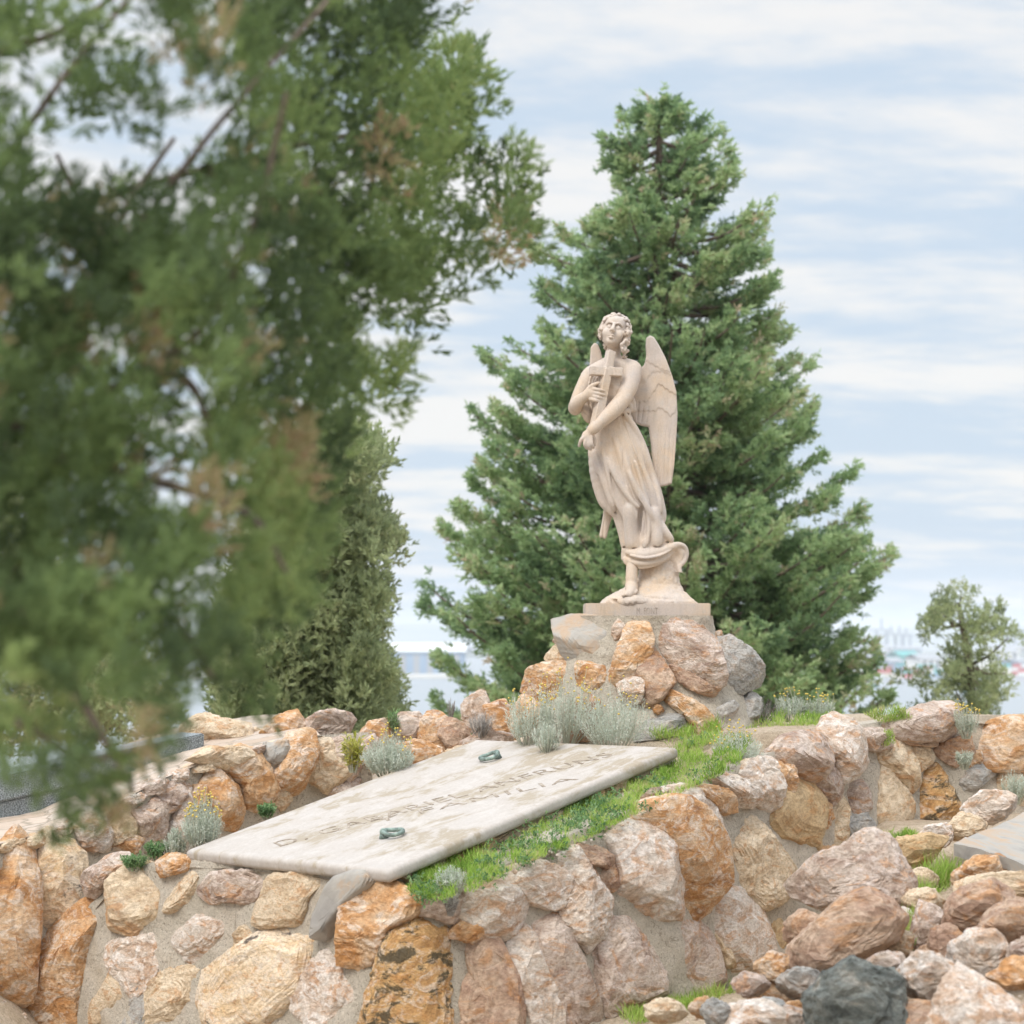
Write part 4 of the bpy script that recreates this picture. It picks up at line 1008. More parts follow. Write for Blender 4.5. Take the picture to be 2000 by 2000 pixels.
# head in its own frame: tipped back, turned and rolled
pt, yw, rl = math.radians(-17), math.radians(-9), math.radians(11)
HM = (Matrix.Rotation(rl, 3, 'Y') @ Matrix.Rotation(yw, 3, 'Z') @ Matrix.Rotation(pt, 3, 'X'))
HR = np.array(HM); HC = np.array(sx(1201.5, 647, -4))
hp = lambda p: tuple(HC + HR @ np.array(p, float))
he = lambda F_, p, r, k, cut=False: F_.ell(hp(p), r, k, cut, HR)
hc = lambda F_, ps, r, k, cut=False: F_.path([hp(p) for p in ps], r, k, cut)
he(H, (0, 4, 6), (24, 27, 27), 3)
he(H, (0, -8, -11), (20.5, 19.5, 25), 6)
he(H, (0, -13, 14), (19, 14, 14), 5)                    # forehead
he(H, (0, -21, -30), (8, 6.5, 6.5), 5)                   # chin
for s_ in (-1, 1):
    he(H, (s_ * 12.5, -19, -12), (8, 7.5, 9), 5)         # cheek
    he(H, (s_ * 9, -29.5, -.5), (6.6, 4.6, 3.9), 2.2, True)  # socket
    he(H, (s_ * 8.8, -23.6, -1), (4.6, 4.3, 4.0), .7)       # eyeball
    hc(H, [(s_ * 14.2, -22.5, -.5), (s_ * 9, -27.2, 2.1), (s_ * 4, -26.2, .2)], .95, .6)       # upper lid
    hc(H, [(s_ * 14, -22.5, -1.5), (s_ * 9, -26.6, -4.1), (s_ * 4.4, -25.6, -1.8)], .75, .6)    # lower lid
    hc(H, [(s_ * 16, -21, 5), (s_ * 10, -27.5, 7.8), (s_ * 4, -29, 6.0)], 1.5, 2.5)            # brow
    he(H, (s_ * 9, -28.6, -.8), (1.2, 1.3, 1.2), .5, True)
    he(H, (s_ * 3.4, -33.2, -13.0), (3.1, 2.9, 2.5), 1.2)   # nostril wings
    he(H, (s_ * 2.0, -35.3, -15.2), (1.1, 1.5, 1.0), .6, True)
hc(H, [(0, -28.5, 6), (0, -32.6, -4), (0, -36.4, -11.5)], [2.4, 2.6, 3.4], 2.2)
hc(H, [(-6.6, -28.4, -22.6), (-2.2, -31.8, -21.0), (0, -31.9, -21.8), (2.2, -31.8, -21.0), (6.6, -28.4, -22.6)], [.8, 1.7, 1.5, 1.7, .8], 1.2)
hc(H, [(-5.2, -28.6, -25.4), (0, -31.2, -26.3), (5.2, -28.6, -25.4)], [1.0, 2.1, 1.0], 1.2)
hc(H, [(-6.8, -30.3, -23.7), (0, -33.8, -23.9), (6.8, -30.3, -23.7)], .75, .6, True)
hc(H, [(-4, -30.5, -29.8), (4, -30.5, -29.8)], 1.3, 2, True)
st_obj('figure', H, STAT, angel, 1)

# --- curly hair
A = Field((-116, -56, 486), (12, 50, 618), 1.05)
he(A, (0, 9, 10), (28, 28, 29), 3)
he(A, (25, -2, -20), (7, 11, 20), 4)
he(A, (-24, -3, -3), (5, 9, 13), 4)
A.raw = True
rg = random.Random(5)
curls = []
for k in range(420):
    u_ = rg.uniform(-1, 1); a = rg.uniform(0, 2 * math.pi); r_ = math.sqrt(1 - u_ * u_)
    d = np.array([r_ * math.cos(a), r_ * math.sin(a), u_])
    p = np.array([0, 7, 9]) + d * np.array([29, 30, 31])
    face = p[1] < -9 and p[2] < 19 + 2 * math.sin(p[0] * .5) and abs(p[0]) < 20.5
    if face or p[2] < -24: continue
    if p[1] < 0 and p[2] < -6 and p[0] < 0 and abs(p[0]) < 22: continue
    if any(np.linalg.norm(p - c_) < 6.9 for c_ in curls): continue
    curls.append(p)
# lock masses beside the cheeks and behind the neck
for k in range(26): curls.append(np.array([25 + rg.uniform(-3, 6.5), rg.uniform(-16, 10), rg.uniform(-44, 6)]))
for k in range(8): curls.append(np.array([-26 + rg.uniform(-3, 2), rg.uniform(-12, 4), rg.uniform(-16, 8)]))
for k in range(14): curls.append(np.array([rg.uniform(-16, 22), rg.uniform(12, 26), rg.uniform(-34, -8)]))
for p in curls:
    # each curl is an S-shaped worm
    r0 = rg.uniform(4.4, 6.2); a = rg.uniform(0, 6.28); ctr = np.array([0, 7, 0]); nrm_ = p - ctr; nrm_ = nrm_ / np.linalg.norm(nrm_)
    t1 = np.cross(nrm_, (rg.uniform(-1, 1), rg.uniform(-.3, .3), 1)); t1 /= np.linalg.norm(t1); t2 = np.cross(nrm_, t1)
    R_ = rg.uniform(2.6, 4.4)
    pts_ = [tuple(p + (t1 * math.cos(a + q) * R_ + t2 * math.sin(a + q) * R_) * (1.25 - q * .13) + nrm_ * (q * .45 - .5)) for q in (0, .9, 1.8, 2.7, 3.6)]
    hc(A, pts_, [r0 * .55, r0 * .62, r0 * .6, r0 * .5, r0 * .3], .7)
he(A, (0, -31, -7), (18.5, 17, 26), 2, True)
st_obj('hair', A, STAT, angel, 0)

# --- robe
RB = Field((-122, -62, 86), (92, 52, 514), 1.3)
rows = [(494, -61, 2, 33, 18), (484, -61, 0, 40, 25), (472, -61, 0, 45, 29), (455, -62, -2, 46, 31), (430, -66, -2, 44, 31), (412, -69, 0, 42, 28), (400, -66, 1, 41, 27),
        (388, -61, 0, 44, 29), (374, -59, 0, 47, 32), (345, -54, 0, 52, 36), (325, -50, 0, 56, 38), (305, -45, 0, 57, 39), (275, -38, 0, 58, 39), (251, -29, 0, 58, 38), (218, -17, 0, 56, 36),
        (200, -9, 0, 49, 34), (178, -3, 0, 43, 32), (151, 6, 0, 47, 32), (130, 7, 0, 48, 32), (112, 5, 0, 46, 31)]
rows = [(r[0], r[1], r[2], r[3] - 2, r[4] - 2) for r in rows]
def folds(th, z, x, y):
    lo = np.clip((392 - z) / 120, 0, 1); up_ = 1 - np.clip((392 - z) / 30, 0, 1)
    w1 = np.sin(th * 9 + z * .028 + 1.2 * np.sin(z * .02)) ; w2 = np.sin(th * 16 - z * .02 + 2)
    return lo * (2.1 * w1 + 1.1 * w2) + up_ * (1.1 * np.sin(th * 8 + (z - x * .5) * .12) + .9 * np.sin((z + x * .8) * .22))
RB.loft(rows, 4, folds)
rz = np.array(sorted(rows))
def front(px, py, lift=0):
    X, Z = px - 1257.0, 1205.0 - py
    cx, cy, rx, ry = (np.interp(Z, rz[:, 0], rz[:, i]) for i in range(1, 5))
    q = max(-.995, min(.995, (X - cx) / rx)); return (X, cy - ry * math.sqrt(1 - q * q) - lift, Z)
def ridge(pts, r, k=4, lift=0, cut=False):
    r = list(r) if isinstance(r, (list, tuple)) else [r] * len(pts); P2, R2 = [], []
    for i in range(len(pts) - 1):
        for t in (0, .5):
            P2.append((pts[i][0] * (1 - t) + pts[i + 1][0] * t, pts[i][1] * (1 - t) + pts[i + 1][1] * t)); R2.append(r[i] * (1 - t) + r[i + 1] * t)
    P2.append(pts[-1]); R2.append(r[-1])
    if len(P2) > 3:
        for _ in range(2): P2 = [P2[0]] + [tuple((P2[i - 1][j] + 2 * P2[i][j] + P2[i + 1][j]) / 4 for j in (0, 1)) for i in range(1, len(P2) - 1)] + [P2[-1]]
    RB.path([front(*p, lift) for p in P2], R2, k, cut)
ridge([(1216, 806), (1236, 828), (1254, 862), (1266, 900), (1277, 938), (1286, 968), (1290, 1000)], [3, 5, 6, 6, 5.5, 5, 4], 4, 1)
ridge([(1214, 812), (1222, 850), (1243, 900), (1262, 950), (1272, 985)], [2.6, 3, 3, 2.5, 2], 2, 0, True)
ridge([(1227, 925), (1243, 962), (1262, 994), (1284, 1028), (1306, 1053)], [3, 5, 6, 6, 6], 4, 1)
ridge([(1213, 812), (1216, 850), (1218, 895), (1215, 930)], [2.2, 2.2, 1.6, 1], 1.6, 0, True)
ridge([(1162, 885), (1178, 940), (1196, 990), (1212, 1030), (1218, 1066)], [4, 5, 5, 5, 4], 4, 0)
ridge([(1170, 930), (1186, 972), (1203, 1004)], [2.5, 3, 2.5], 2, 0, True)
ridge([(1185, 900), (1205, 945), (1236, 985), (1247, 992)], [3, 4, 4, 2.5], 4, 0)
ridge([(1240, 976), (1250, 986), (1260, 996)], [2.5, 3.5, 2.5], 1.8, 1, True)
RB.ell(front(1252, 1024, -1), (8.5, 13, 34), 4, True)
RB.path([front(1257, 1002, -9), front(1253, 1058, -8)], [3.2, 3], 3)
ridge([(1229, 994), (1231, 1030), (1232, 1066)], [9, 10, 10], 6, -4)
ridge([(1277, 1000), (1281, 1036), (1282, 1062)], [8, 9, 9], 6, -4)
ridge([(1263, 1000), (1268, 1035), (1262, 1064)], [2.2, 3, 2.6], 3, 1)
ridge([(1176, 870), (1184, 920), (1194, 960)], [3, 3, 2], 4, 1)
ridge([(1240, 905), (1256, 960), (1266, 985)], [3, 3, 2], 3, 1)
ridge([(1194, 860), (1202, 905), (1222, 950)], [2.2, 2.2, 1.5], 2.5, 0, True)
# cloak edge hanging on the viewer's left and the drape behind on the right
RB.path([sx(1158, 850, -4), sx(1162, 920, -2), sx(1176, 972, 0), sx(1190, 992, 0), sx(1202, 1003, -4)], [8, 9, 9, 7, 5], 6)
RB.path([sx(1262, 905, 14), sx(1276, 950, 14), sx(1288, 1000, 10), sx(1286, 1022, 6)], [12, 14, 13, 10], 6)
RB.path([sx(1282, 960, -6), sx(1284, 1000, -2), sx(1281, 1020, -2)], [1.8, 2, 1.5], 2, True)
RB.path([sx(1290, 1025, -12), sx(1304, 1046, -14), sx(1311, 1056, -12)], [7, 6, 4.5], 4)
# belt and bloused cloth at the waist
ridge([(1150, 806), (1170, 816), (1196, 812), (1214, 804), (1231, 800)], [4.5, 4, 4, 4.5, 5], 3, 0)
ridge([(1150, 814), (1172, 823), (1198, 819), (1216, 811), (1233, 808)], 1.8, 1.6, 1, True)
for a_, b_, r_ in (((1216, 772), (1236, 800), 5), ((1226, 768), (1238, 790), 5), ((1206, 786), (1228, 806), 4), ((1236, 776), (1240, 800), 4)): ridge([a_, b_], r_, 2.5, 0)
for a_, b_ in (((1222, 774), (1237, 797)), ((1212, 784), (1232, 805))): ridge([a_, b_], 1.7, 1.2, 2, True)
RB.path([sx(1140, 792, -12), sx(1146, 808, -18), sx(1150, 822, -16)], [9, 9, 5], 4)
RB.path([sx(1136, 802, -26), sx(1150, 812, -30), sx(1160, 806, -34)], 1.8, 1.4, True)
RB.path([sx(1140, 812, -26), sx(1150, 822, -28)], 1.6, 1.4, True)
# sleeve over the viewer's left shoulder, folds of the collar
RB.path([sx(1158, 727, 2), sx(1144, 750, -4), sx(1140, 776, -8)], [16, 15, 12], 6)
for o_ in (0, 8, 16): RB.path([sx(1158 + o_, 722, -22), sx(1149 + o_ * .8, 760, -32), sx(1150 + o_, 800, -30)], [1.6, 2, 1.6], 2.5)
ridge([(1163, 709), (1168, 722), (1182, 734)], [3, 3, 2], 2, -4); ridge([(1240, 709), (1226, 716), (1212, 722), (1200, 734)], [3, 3.4, 3, 2], 2, -3)
RB.ell(sx(1197, 704, -24), (17, 17, 20), 4, True)
RB.ell(sx(1244, 728, -22), (20, 20, 24), 4, True)
# hem: grooved swag wound round the ankles, with the free end blown out on the right
ridge([(1217, 1069), (1240, 1074), (1268, 1074), (1292, 1066), (1310, 1056)], [1.5, 1.9, 2.1, 1.9, 1.4], 3, 0, True)
RB.path([sx(1226, 1080, -20), sx(1252, 1085, -28), sx(1282, 1080, -25), sx(1312, 1069, -12), sx(1330, 1065, -2)], [6, 7, 8, 7, 4], 3)
RB.loft([(108, 4, 0, 42, 29), (118, 5, 0, 45, 32), (130, 8, 0, 46, 32)], 5)
RB.path([sx(1220, 1092, -14), sx(1242, 1101, -26), sx(1268, 1100, -26), sx(1294, 1092, -18), sx(1312, 1078, -8)], [5, 6, 6.5, 6.5, 5], 2.5)
RB.path([sx(1230, 1086, -30), sx(1256, 1091, -37), sx(1284, 1087, -34), sx(1308, 1076, -22)], [2.2, 2.6, 2.6, 2], 1.6)
RB.path([sx(1222, 1102, -18), sx(1242, 1109, -26), sx(1266, 1108, -27), sx(1290, 1101, -20)], [2.2, 2.6, 2.6, 2], 1.6)
RB.path([sx(1222, 1088, -27), sx(1246, 1095, -38), sx(1272, 1094, -37), sx(1298, 1083, -26)], [1.4, 1.7, 1.7, 1.2], 1.4, True)
RB.path([sx(1220, 1078, -27), sx(1240, 1081, -36), sx(1264, 1082, -40)], [1.2, 1.4, 1.0], 1.4, True)
RB.path([sx(1222, 1098, -16), sx(1236, 1106, -20), sx(1244, 1110, -18)], [5, 4.5, 3], 2)
# free end: blown-out sheet with a rolled edge
RB.ell(sx(1318, 1086, 0), (19, 9, 20), 6)
RB.ell(sx(1324, 1078, 2), (17, 9, 13), 5)
RB.ell(sx(1320, 1108, 0), (9, 8, 16), 5)
RB.ell(sx(1326, 1128, -1), (9, 7, 13), 5)
RB.path([sx(1300, 1072, -16), sx(1320, 1064, -10), sx(1336, 1067, -4), sx(1342, 1080, 0), sx(1337, 1096, 0), sx(1326, 1107, -5)], [5, 4.2, 3.6, 3.4, 3.6, 3.6], 3)
RB.path([sx(1326, 1107, -5), sx(1328, 1118, -7), sx(1336, 1128, -4), sx(1334, 1140, -5), sx(1326, 1149, -6)], [3.6, 3.2, 3, 2.8, 2], 3)
RB.ell(sx(1325, 1088, -12), (9, 7, 11), 4, True)
RB.path([sx(1318, 1098, -10), sx(1318, 1112, -8), sx(1322, 1126, -9)], [2.5, 2.8, 1.8], 2.5, True)
RB.path([sx(1326, 1130, -10), sx(1326, 1142, -8)], 1.6, 2, True)
# open underneath so the ankle shows
RB.cone(sx(1233, 1116, -26), sx(1233, 1134, -26), 13, 15, 1.5, True)
st_obj('robe', RB, STAT, angel, 1)

# --- hanging tip of cloth on the viewer's left is the far wing's end
# --- wings
def wing(name, outline, y0, thick, lo, hi, curve=None, lines=(), h=1.3, grooves=()):
    W_ = Field(lo, hi, h); pg = np.array([(x - 1257.0, 1205.0 - y) for x, y in outline])
    ax = W_.lo[0] + h * np.arange(W_.n[0]); az_ = W_.lo[2] + h * np.arange(W_.n[2])
    X, Z = np.meshgrid(ax, az_, indexing='ij'); d = np.full(X.shape, 1e9); ins = np.zeros(X.shape, bool)
    for i in range(len(pg)):
        a, b_ = pg[i], pg[(i + 1) % len(pg)]; e = b_ - a; w0, w1 = X - a[0], Z - a[1]
        t = np.clip((w0 * e[0] + w1 * e[1]) / (e @ e), 0, 1); d = np.minimum(d, (w0 - t * e[0]) ** 2 + (w1 - t * e[1]) ** 2)
        c_ = ((a[1] > Z) != (b_[1] > Z)) & (X < (b_[0] - a[0]) * (Z - a[1]) / (b_[1] - a[1] + 1e-9) + a[0]); ins ^= c_
    d = np.sqrt(d) * np.where(ins, -1, 1)
    yc = y0 + (curve(X, Z) if curve else 0)
    th = thick * np.ones(X.shape)
    for ln, amp in lines:      # stepped rows of covert feathers: thicker above the line
        lx = np.array([p[0] - 1257.0 for p in ln]); lz = np.array([1205.0 - p[1] for p in ln]); o = np.argsort(lx)
        zl = np.interp(X, lx[o], lz[o]) + 3.5 * np.abs(np.sin((X + 3) * .33)) - 2
        th += amp * np.clip((Z - zl) / 1.6, 0, 1) - amp * .4 * np.clip((Z - zl) / 40, 0, 1)
    for x0, x1, z0, z1 in grooves:
        gx = x0 + (x1 - x0) * (z0 - Z) / (z0 - z1); m_ = (Z < z0) & (Z > z1)
        th -= 1.5 * np.exp(-((X - gx) / 1.3) ** 2) * m_ * np.clip((z0 - Z) / 10, 0, 1)
    th += fbm(np.stack([X * .05, Z * .03, X * 0], -1), 5, 2) * .8
    ay = W_.lo[1] + h * np.arange(W_.n[1])
    dy = np.abs(ay[None, :, None] - yc[:, None, :]) - th[:, None, :]; D = d[:, None, :] + 4
    W_.v = (np.sqrt(np.maximum(dy + 4, 0) ** 2 + np.maximum(D, 0) ** 2) + np.minimum(np.maximum(dy + 4, D), 0) - 4).astype(np.float32)
    W_.v[0] = W_.v[-1] = 5; W_.v[:, 0] = W_.v[:, -1] = 5; W_.v[:, :, 0] = W_.v[:, :, -1] = 5
    return W_
wo = [(1236, 734), (1252, 717), (1262, 706), (1266, 690), (1265, 668), (1266, 654), (1273, 649), (1281, 653), (1291, 669), (1304, 695), (1317, 730), (1325, 762), (1327, 806), (1324, 860), (1320, 905), (1315, 943), (1303, 947), (1291, 949), (1281, 945), (1278, 905), (1275, 868), (1270, 830), (1264, 829), (1255, 827), (1244, 822), (1236, 806), (1228, 780)]
w_ = wing('wing', wo, 26, 7.0, (-36, 4, 248), (76, 52, 562), lambda X, Z: 5 * np.sin((Z - 250) / 110.) + (X - 20) * -.10 + .10 * np.maximum(0, X - 40),
    [([(1240, 742), (1262, 700), (1272, 704), (1290, 716), (1306, 722)], 1.3), ([(1236, 770), (1262, 742), (1276, 724), (1296, 722), (1316, 730)], 1.2), ([(1232, 790), (1251, 782), (1266, 781), (1280, 762), (1290, 746), (1312, 762), (1328, 770)], 1.8), ([(1284, 800), (1290, 793), (1302, 800), (1314, 812), (1322, 800), (1330, 790)], 1.6)],
    grooves=[(33, 27, 378, 258), (40, 33, 385, 258), (48, 41, 380, 258), (56, 50, 375, 258), (63, 58, 370, 258), (4, -2, 420, 384), (14, 8, 420, 382), (-6, -10, 430, 386)])
st_obj('wing', w_, STAT, angel, 1)
wl = [(1163, 663), (1170, 666), (1176, 680), (1182, 706), (1196, 760), (1208, 840), (1212, 920), (1206, 980), (1198, 1006), (1191, 1030), (1187, 1048), (1183, 1052), (1178, 1048), (1174, 1050), (1172, 1044), (1178, 1015), (1182, 985), (1176, 930), (1162, 860), (1154, 780), (1152, 730), (1155, 690), (1156, 672)]
w_ = wing('wing', wl, 30, 6.5, (-112, 12, 146), (-36, 54, 548), lambda X, Z: 4 * np.sin((Z - 150) / 130.) + (X + 80) * .08,
    [([(1150, 720), (1170, 726), (1190, 720), (1210, 722)], 1.3)], grooves=[(-72, -78, 230, 156)])
st_obj('wing', w_, STAT, angel, 1)

# --- cross held before the breast
K = Field((-122, -70, 356), (-34, -16, 524), 1.0)
cu_ = (.55, -1, .05)
K.box(sx(1193, 688, -34), sx(1184, 735, -42), 8.0, 7.5, .6, cu_)
K.box(sx(1186, 725, -41), sx(1172, 790, -48), 8.2, 7.8, .6, cu_)
K.box(sx(1174, 780, -47), sx(1160, 846, -54), 9.0, 8.5, .6, cu_)
K.box(sx(1151, 728, -48), sx(1214, 730, -36), 8.6, 7.4, .6, cu_)
K.noise(.25, .3, 4)
st_obj('cross', K, STAT, angel, 0)

# --- carved rock under the feet
G = Field((-100, -84, 6), (116, 66, 132), 1.5)
G.loft([(14, 8, 0, 97, 54), (30, 9, 0, 92, 52), (38, 10, 0, 82, 47), (48, 14, 6, 68, 40), (58, 20, 10, 54, 34)], 4, None, 2.4)
G.loft([(50, 27, 12, 50, 34), (80, 29, 13, 41, 29), (100, 31, 13, 38, 26), (118, 30, 13, 35, 24)], 4)
G.ell(sx(1228, 1176, -34), (44, 32, 15), 5)
for a_, b_, y_ in (((1250, 1128), (1285, 1120), -27), ((1262, 1142), (1312, 1135), -30), ((1190, 1160), (1204, 1164), -50), ((1254, 1150), (1310, 1152), -38), ((1190, 1172), (1215, 1176), -50), ((1256, 1166), (1340, 1170), -46), ((1275, 1112), (1320, 1126), -22)):
    G.path([sx(*a_, y_), sx((a_[0] + b_[0]) / 2, (a_[1] + b_[1]) / 2 + 2, y_ - 3), sx(*b_, y_)], [1.4, 2.2, 1.4], 4, True)
G.noise(1.6, .05, 8); G.noise(.8, .2, 3)
st_obj('rock_base', G, STAT, angel, 0)

# --- plinth with the carver's name
def spt(px, py, y): return Vector((S0.x + (px - 1257) * SPX, SY + y * SPX, S0.z + (1205 - py) * SPX))
bm = bmesh.new(); bmesh.ops.create_cube(bm, size=1)
p0, p1 = spt(1141, 1206, -62), spt(1382, 1179, 62)
bmesh.ops.scale(bm, vec=tuple(p1 - p0), verts=bm.verts); bmesh.ops.translate(bm, vec=tuple((p0 + p1) / 2), verts=bm.verts)
bmesh.ops.bevel(bm, geom=bm.edges[:], offset=.005, segments=2, affect='EDGES')
o = from_bm('plinth', bm, STAT, angel, False, loc=tuple((p0 + p1) / 2))
M = Matrix.Rotation(math.radians(90), 4, 'X'); q = spt(1240, 1200, -62.6); M.translation = q
text_mesh('lettering', 'M. FONT', .052, .0004, LETTER, M, angel, tuple(q), .115, -.001)
# ================================================================= FOLIAGE
def blades(name, C, D, L, W, tone, mat, parent=None, loc=None, seed=0, bend=.25):
    """C origins, D unit directions, L lengths, W widths -> one mesh of slender leaf faces"""
    rs = np.random.RandomState(seed); n = len(C)
    r = rs.normal(size=(n, 3)); s = np.cross(D, r); s /= np.linalg.norm(s, axis=1)[:, None] + 1e-9
    nn = np.cross(D, s); L = np.asarray(L)[:, None]; W = np.asarray(W)[:, None]
    mid = C + D * L * .5 + nn * L * bend * .35
    V = np.stack([C, mid - s * W * .5, C + D * L, mid + s * W * .5], 1).reshape(-1, 3)
    F = np.arange(n * 4).reshape(-1, 4)
    return mesh_np(name, V, F, mat, parent, False, {'tone': np.repeat(tone, 4)}, loc)

def leaf_mat(name, cols, trans=.35, rough=.7):
    m, nt, b = new_mat(name)
    a = nt.nodes.new('ShaderNodeAttribute'); a.attribute_name = 'tone'
    k = len(cols); c = ramp_(nt, a.outputs['Fac'], [(i / (k - 1), cols[i]) for i in range(k)])
    nt.links.new(c, b.inputs['Base Color']); b.inputs['Roughness'].default_value = rough
    tr = nt.nodes.new('ShaderNodeBsdfTranslucent'); nt.links.new(c, tr.inputs[0])
    mx = nt.nodes.new('ShaderNodeMixShader'); mx.inputs[0].default_value = trans
    o = [q for q in nt.nodes if q.type == 'OUTPUT_MATERIAL'][0]
    nt.links.new(b.outputs[0], mx.inputs[1]); nt.links.new(tr.outputs[0], mx.inputs[2]); nt.links.new(mx.outputs[0], o.inputs[0])
    return m
def bark_mat(name, a_, b_):
    m, nt, b = new_mat(name); v = objvec(nt, False); c = ramp_(nt, noise(nt, v, 14, 6, .7), [(.35, a_), (.65, b_)]); nt.links.new(c, b.inputs['Base Color'])
    bump(nt, b, noise(nt, v, 25, 5, .7), .8, .02); return m
BARK = bark_mat('grey brown bark', (.10, .075, .06), (.24, .19, .16))
FIR = leaf_mat('fir needles', [(.12, .185, .105), (.21, .32, .17), (.33, .46, .23), (.47, .59, .31), (.60, .50, .36)], .5)
FGL = leaf_mat('cypress sprays', [(.10, .145, .07), (.18, .255, .105), (.28, .375, .15), (.40, .49, .20), (.50, .37, .24)], .5)
CYP = leaf_mat('olive cypress foliage', [(.21, .25, .14), (.32, .38, .21), (.43, .49, .27), (.51, .56, .32), (.52, .46, .30)], .55)
SIL = leaf_mat('silver grey leaves', [(.40, .45, .36), (.52, .57, .48), (.64, .67, .58), (.72, .74, .66)], .4)
GRS = leaf_mat('fresh grass', [(.10, .17, .035), (.20, .34, .05), (.33, .50, .09), (.46, .58, .16), (.55, .50, .26)], .45)
GRY = leaf_mat('yellowing moss grass', [(.28, .30, .06), (.45, .46, .09), (.58, .56, .16), (.60, .50, .28)], .4)
HRB = leaf_mat('green herb leaves', [(.08, .16, .07), (.15, .27, .11), (.25, .38, .17), (.36, .46, .24)], .4)
DRY = leaf_mat('dry grey twigs', [(.30, .27, .24), (.46, .43, .40), (.60, .56, .52)], .1)
m, nt, b = new_mat('yellow button flowers'); b.inputs['Base Color'].default_value = (.62, .47, .12, 1); YEL = m
m, nt, b = new_mat('tiny purple flowers'); b.inputs['Base Color'].default_value = (.50, .32, .50, 1); PUR = m

def in_poly(x, y, poly):
    ins = np.zeros(np.shape(x), bool); n = len(poly)
    for i in range(n):
        (x0, y0), (x1, y1) = poly[i], poly[(i + 1) % n]
        ins ^= ((y0 > y) != (y1 > y)) & (x < (x1 - x0) * (y - y0) / (y1 - y0 + 1e-9) + x0)
    return ins
def rnd_dirs(n, rs, up=0.0, out=None, k=1.0):
    d = rs.normal(size=(n, 3)) * k; d[:, 2] += up
    if out is not None: d += out
    return d / (np.linalg.norm(d, axis=1)[:, None] + 1e-9)
def tufts(cent, dirs, nb, L, W, spread, rs, tone, tj=.12):
    """expand tuft centres to blades"""
    n = len(cent); C = np.repeat(cent, nb, 0); D = np.repeat(dirs, nb, 0)
    Lt = np.repeat(L, nb)
    t = rs.uniform(0, 1, n * nb)
    d = D * 1.0 + rs.normal(size=(n * nb, 3)) * spread; d /= np.linalg.norm(d, axis=1)[:, None]
    C = C + D * (t * Lt * .8)[:, None]
    return C, d, Lt * rs.uniform(.35, .75, n * nb), np.full(n * nb, 1.) * np.repeat(W, nb) * rs.uniform(.7, 1.3, n * nb), np.clip(np.repeat(tone, nb) + rs.normal(size=n * nb) * tj, 0, 1)

# ---------------- the big fir behind the statue
def profile(tab): y = [t[0] for t in tab]; x = [t[1] for t in tab]; return lambda q: float(np.interp(q, y, x))
lefts = [(195, 1262), (212, 1205), (236, 1160), (262, 1175), (285, 1180), (318, 1148), (345, 1175), (377, 1192), (398, 1160), (413, 1056), (460, 1060), (511, 1040), (563, 1042), (610, 1080), (635, 1002), (690, 950), (765, 985), (822, 946), (853, 928), (900, 950), (946, 945), (972, 906), (1029, 888), (1101, 880), (1128, 850), (1153, 812), (1222, 838), (1270, 850), (1300, 860), (1331, 802), (1362, 832), (1400, 900), (1450, 960)]
rights = [(195, 1310), (206, 1346), (232, 1405), (246, 1420), (270, 1420), (300, 1440), (335, 1448), (360, 1430), (397, 1489), (434, 1500), (480, 1503), (520, 1470), (579, 1549), (615, 1530), (646, 1528), (690, 1570), (729, 1602), (790, 1580), (832, 1602), (905, 1628), (951, 1655), (1008, 1685), (1070, 1696), (1096, 1730), (1140, 1735), (1181, 1736), (1207, 1682), (1300, 1688), (1342, 1712), (1404, 1720), (1450, 1700)]
pl, pr = profile(lefts), profile(rights)
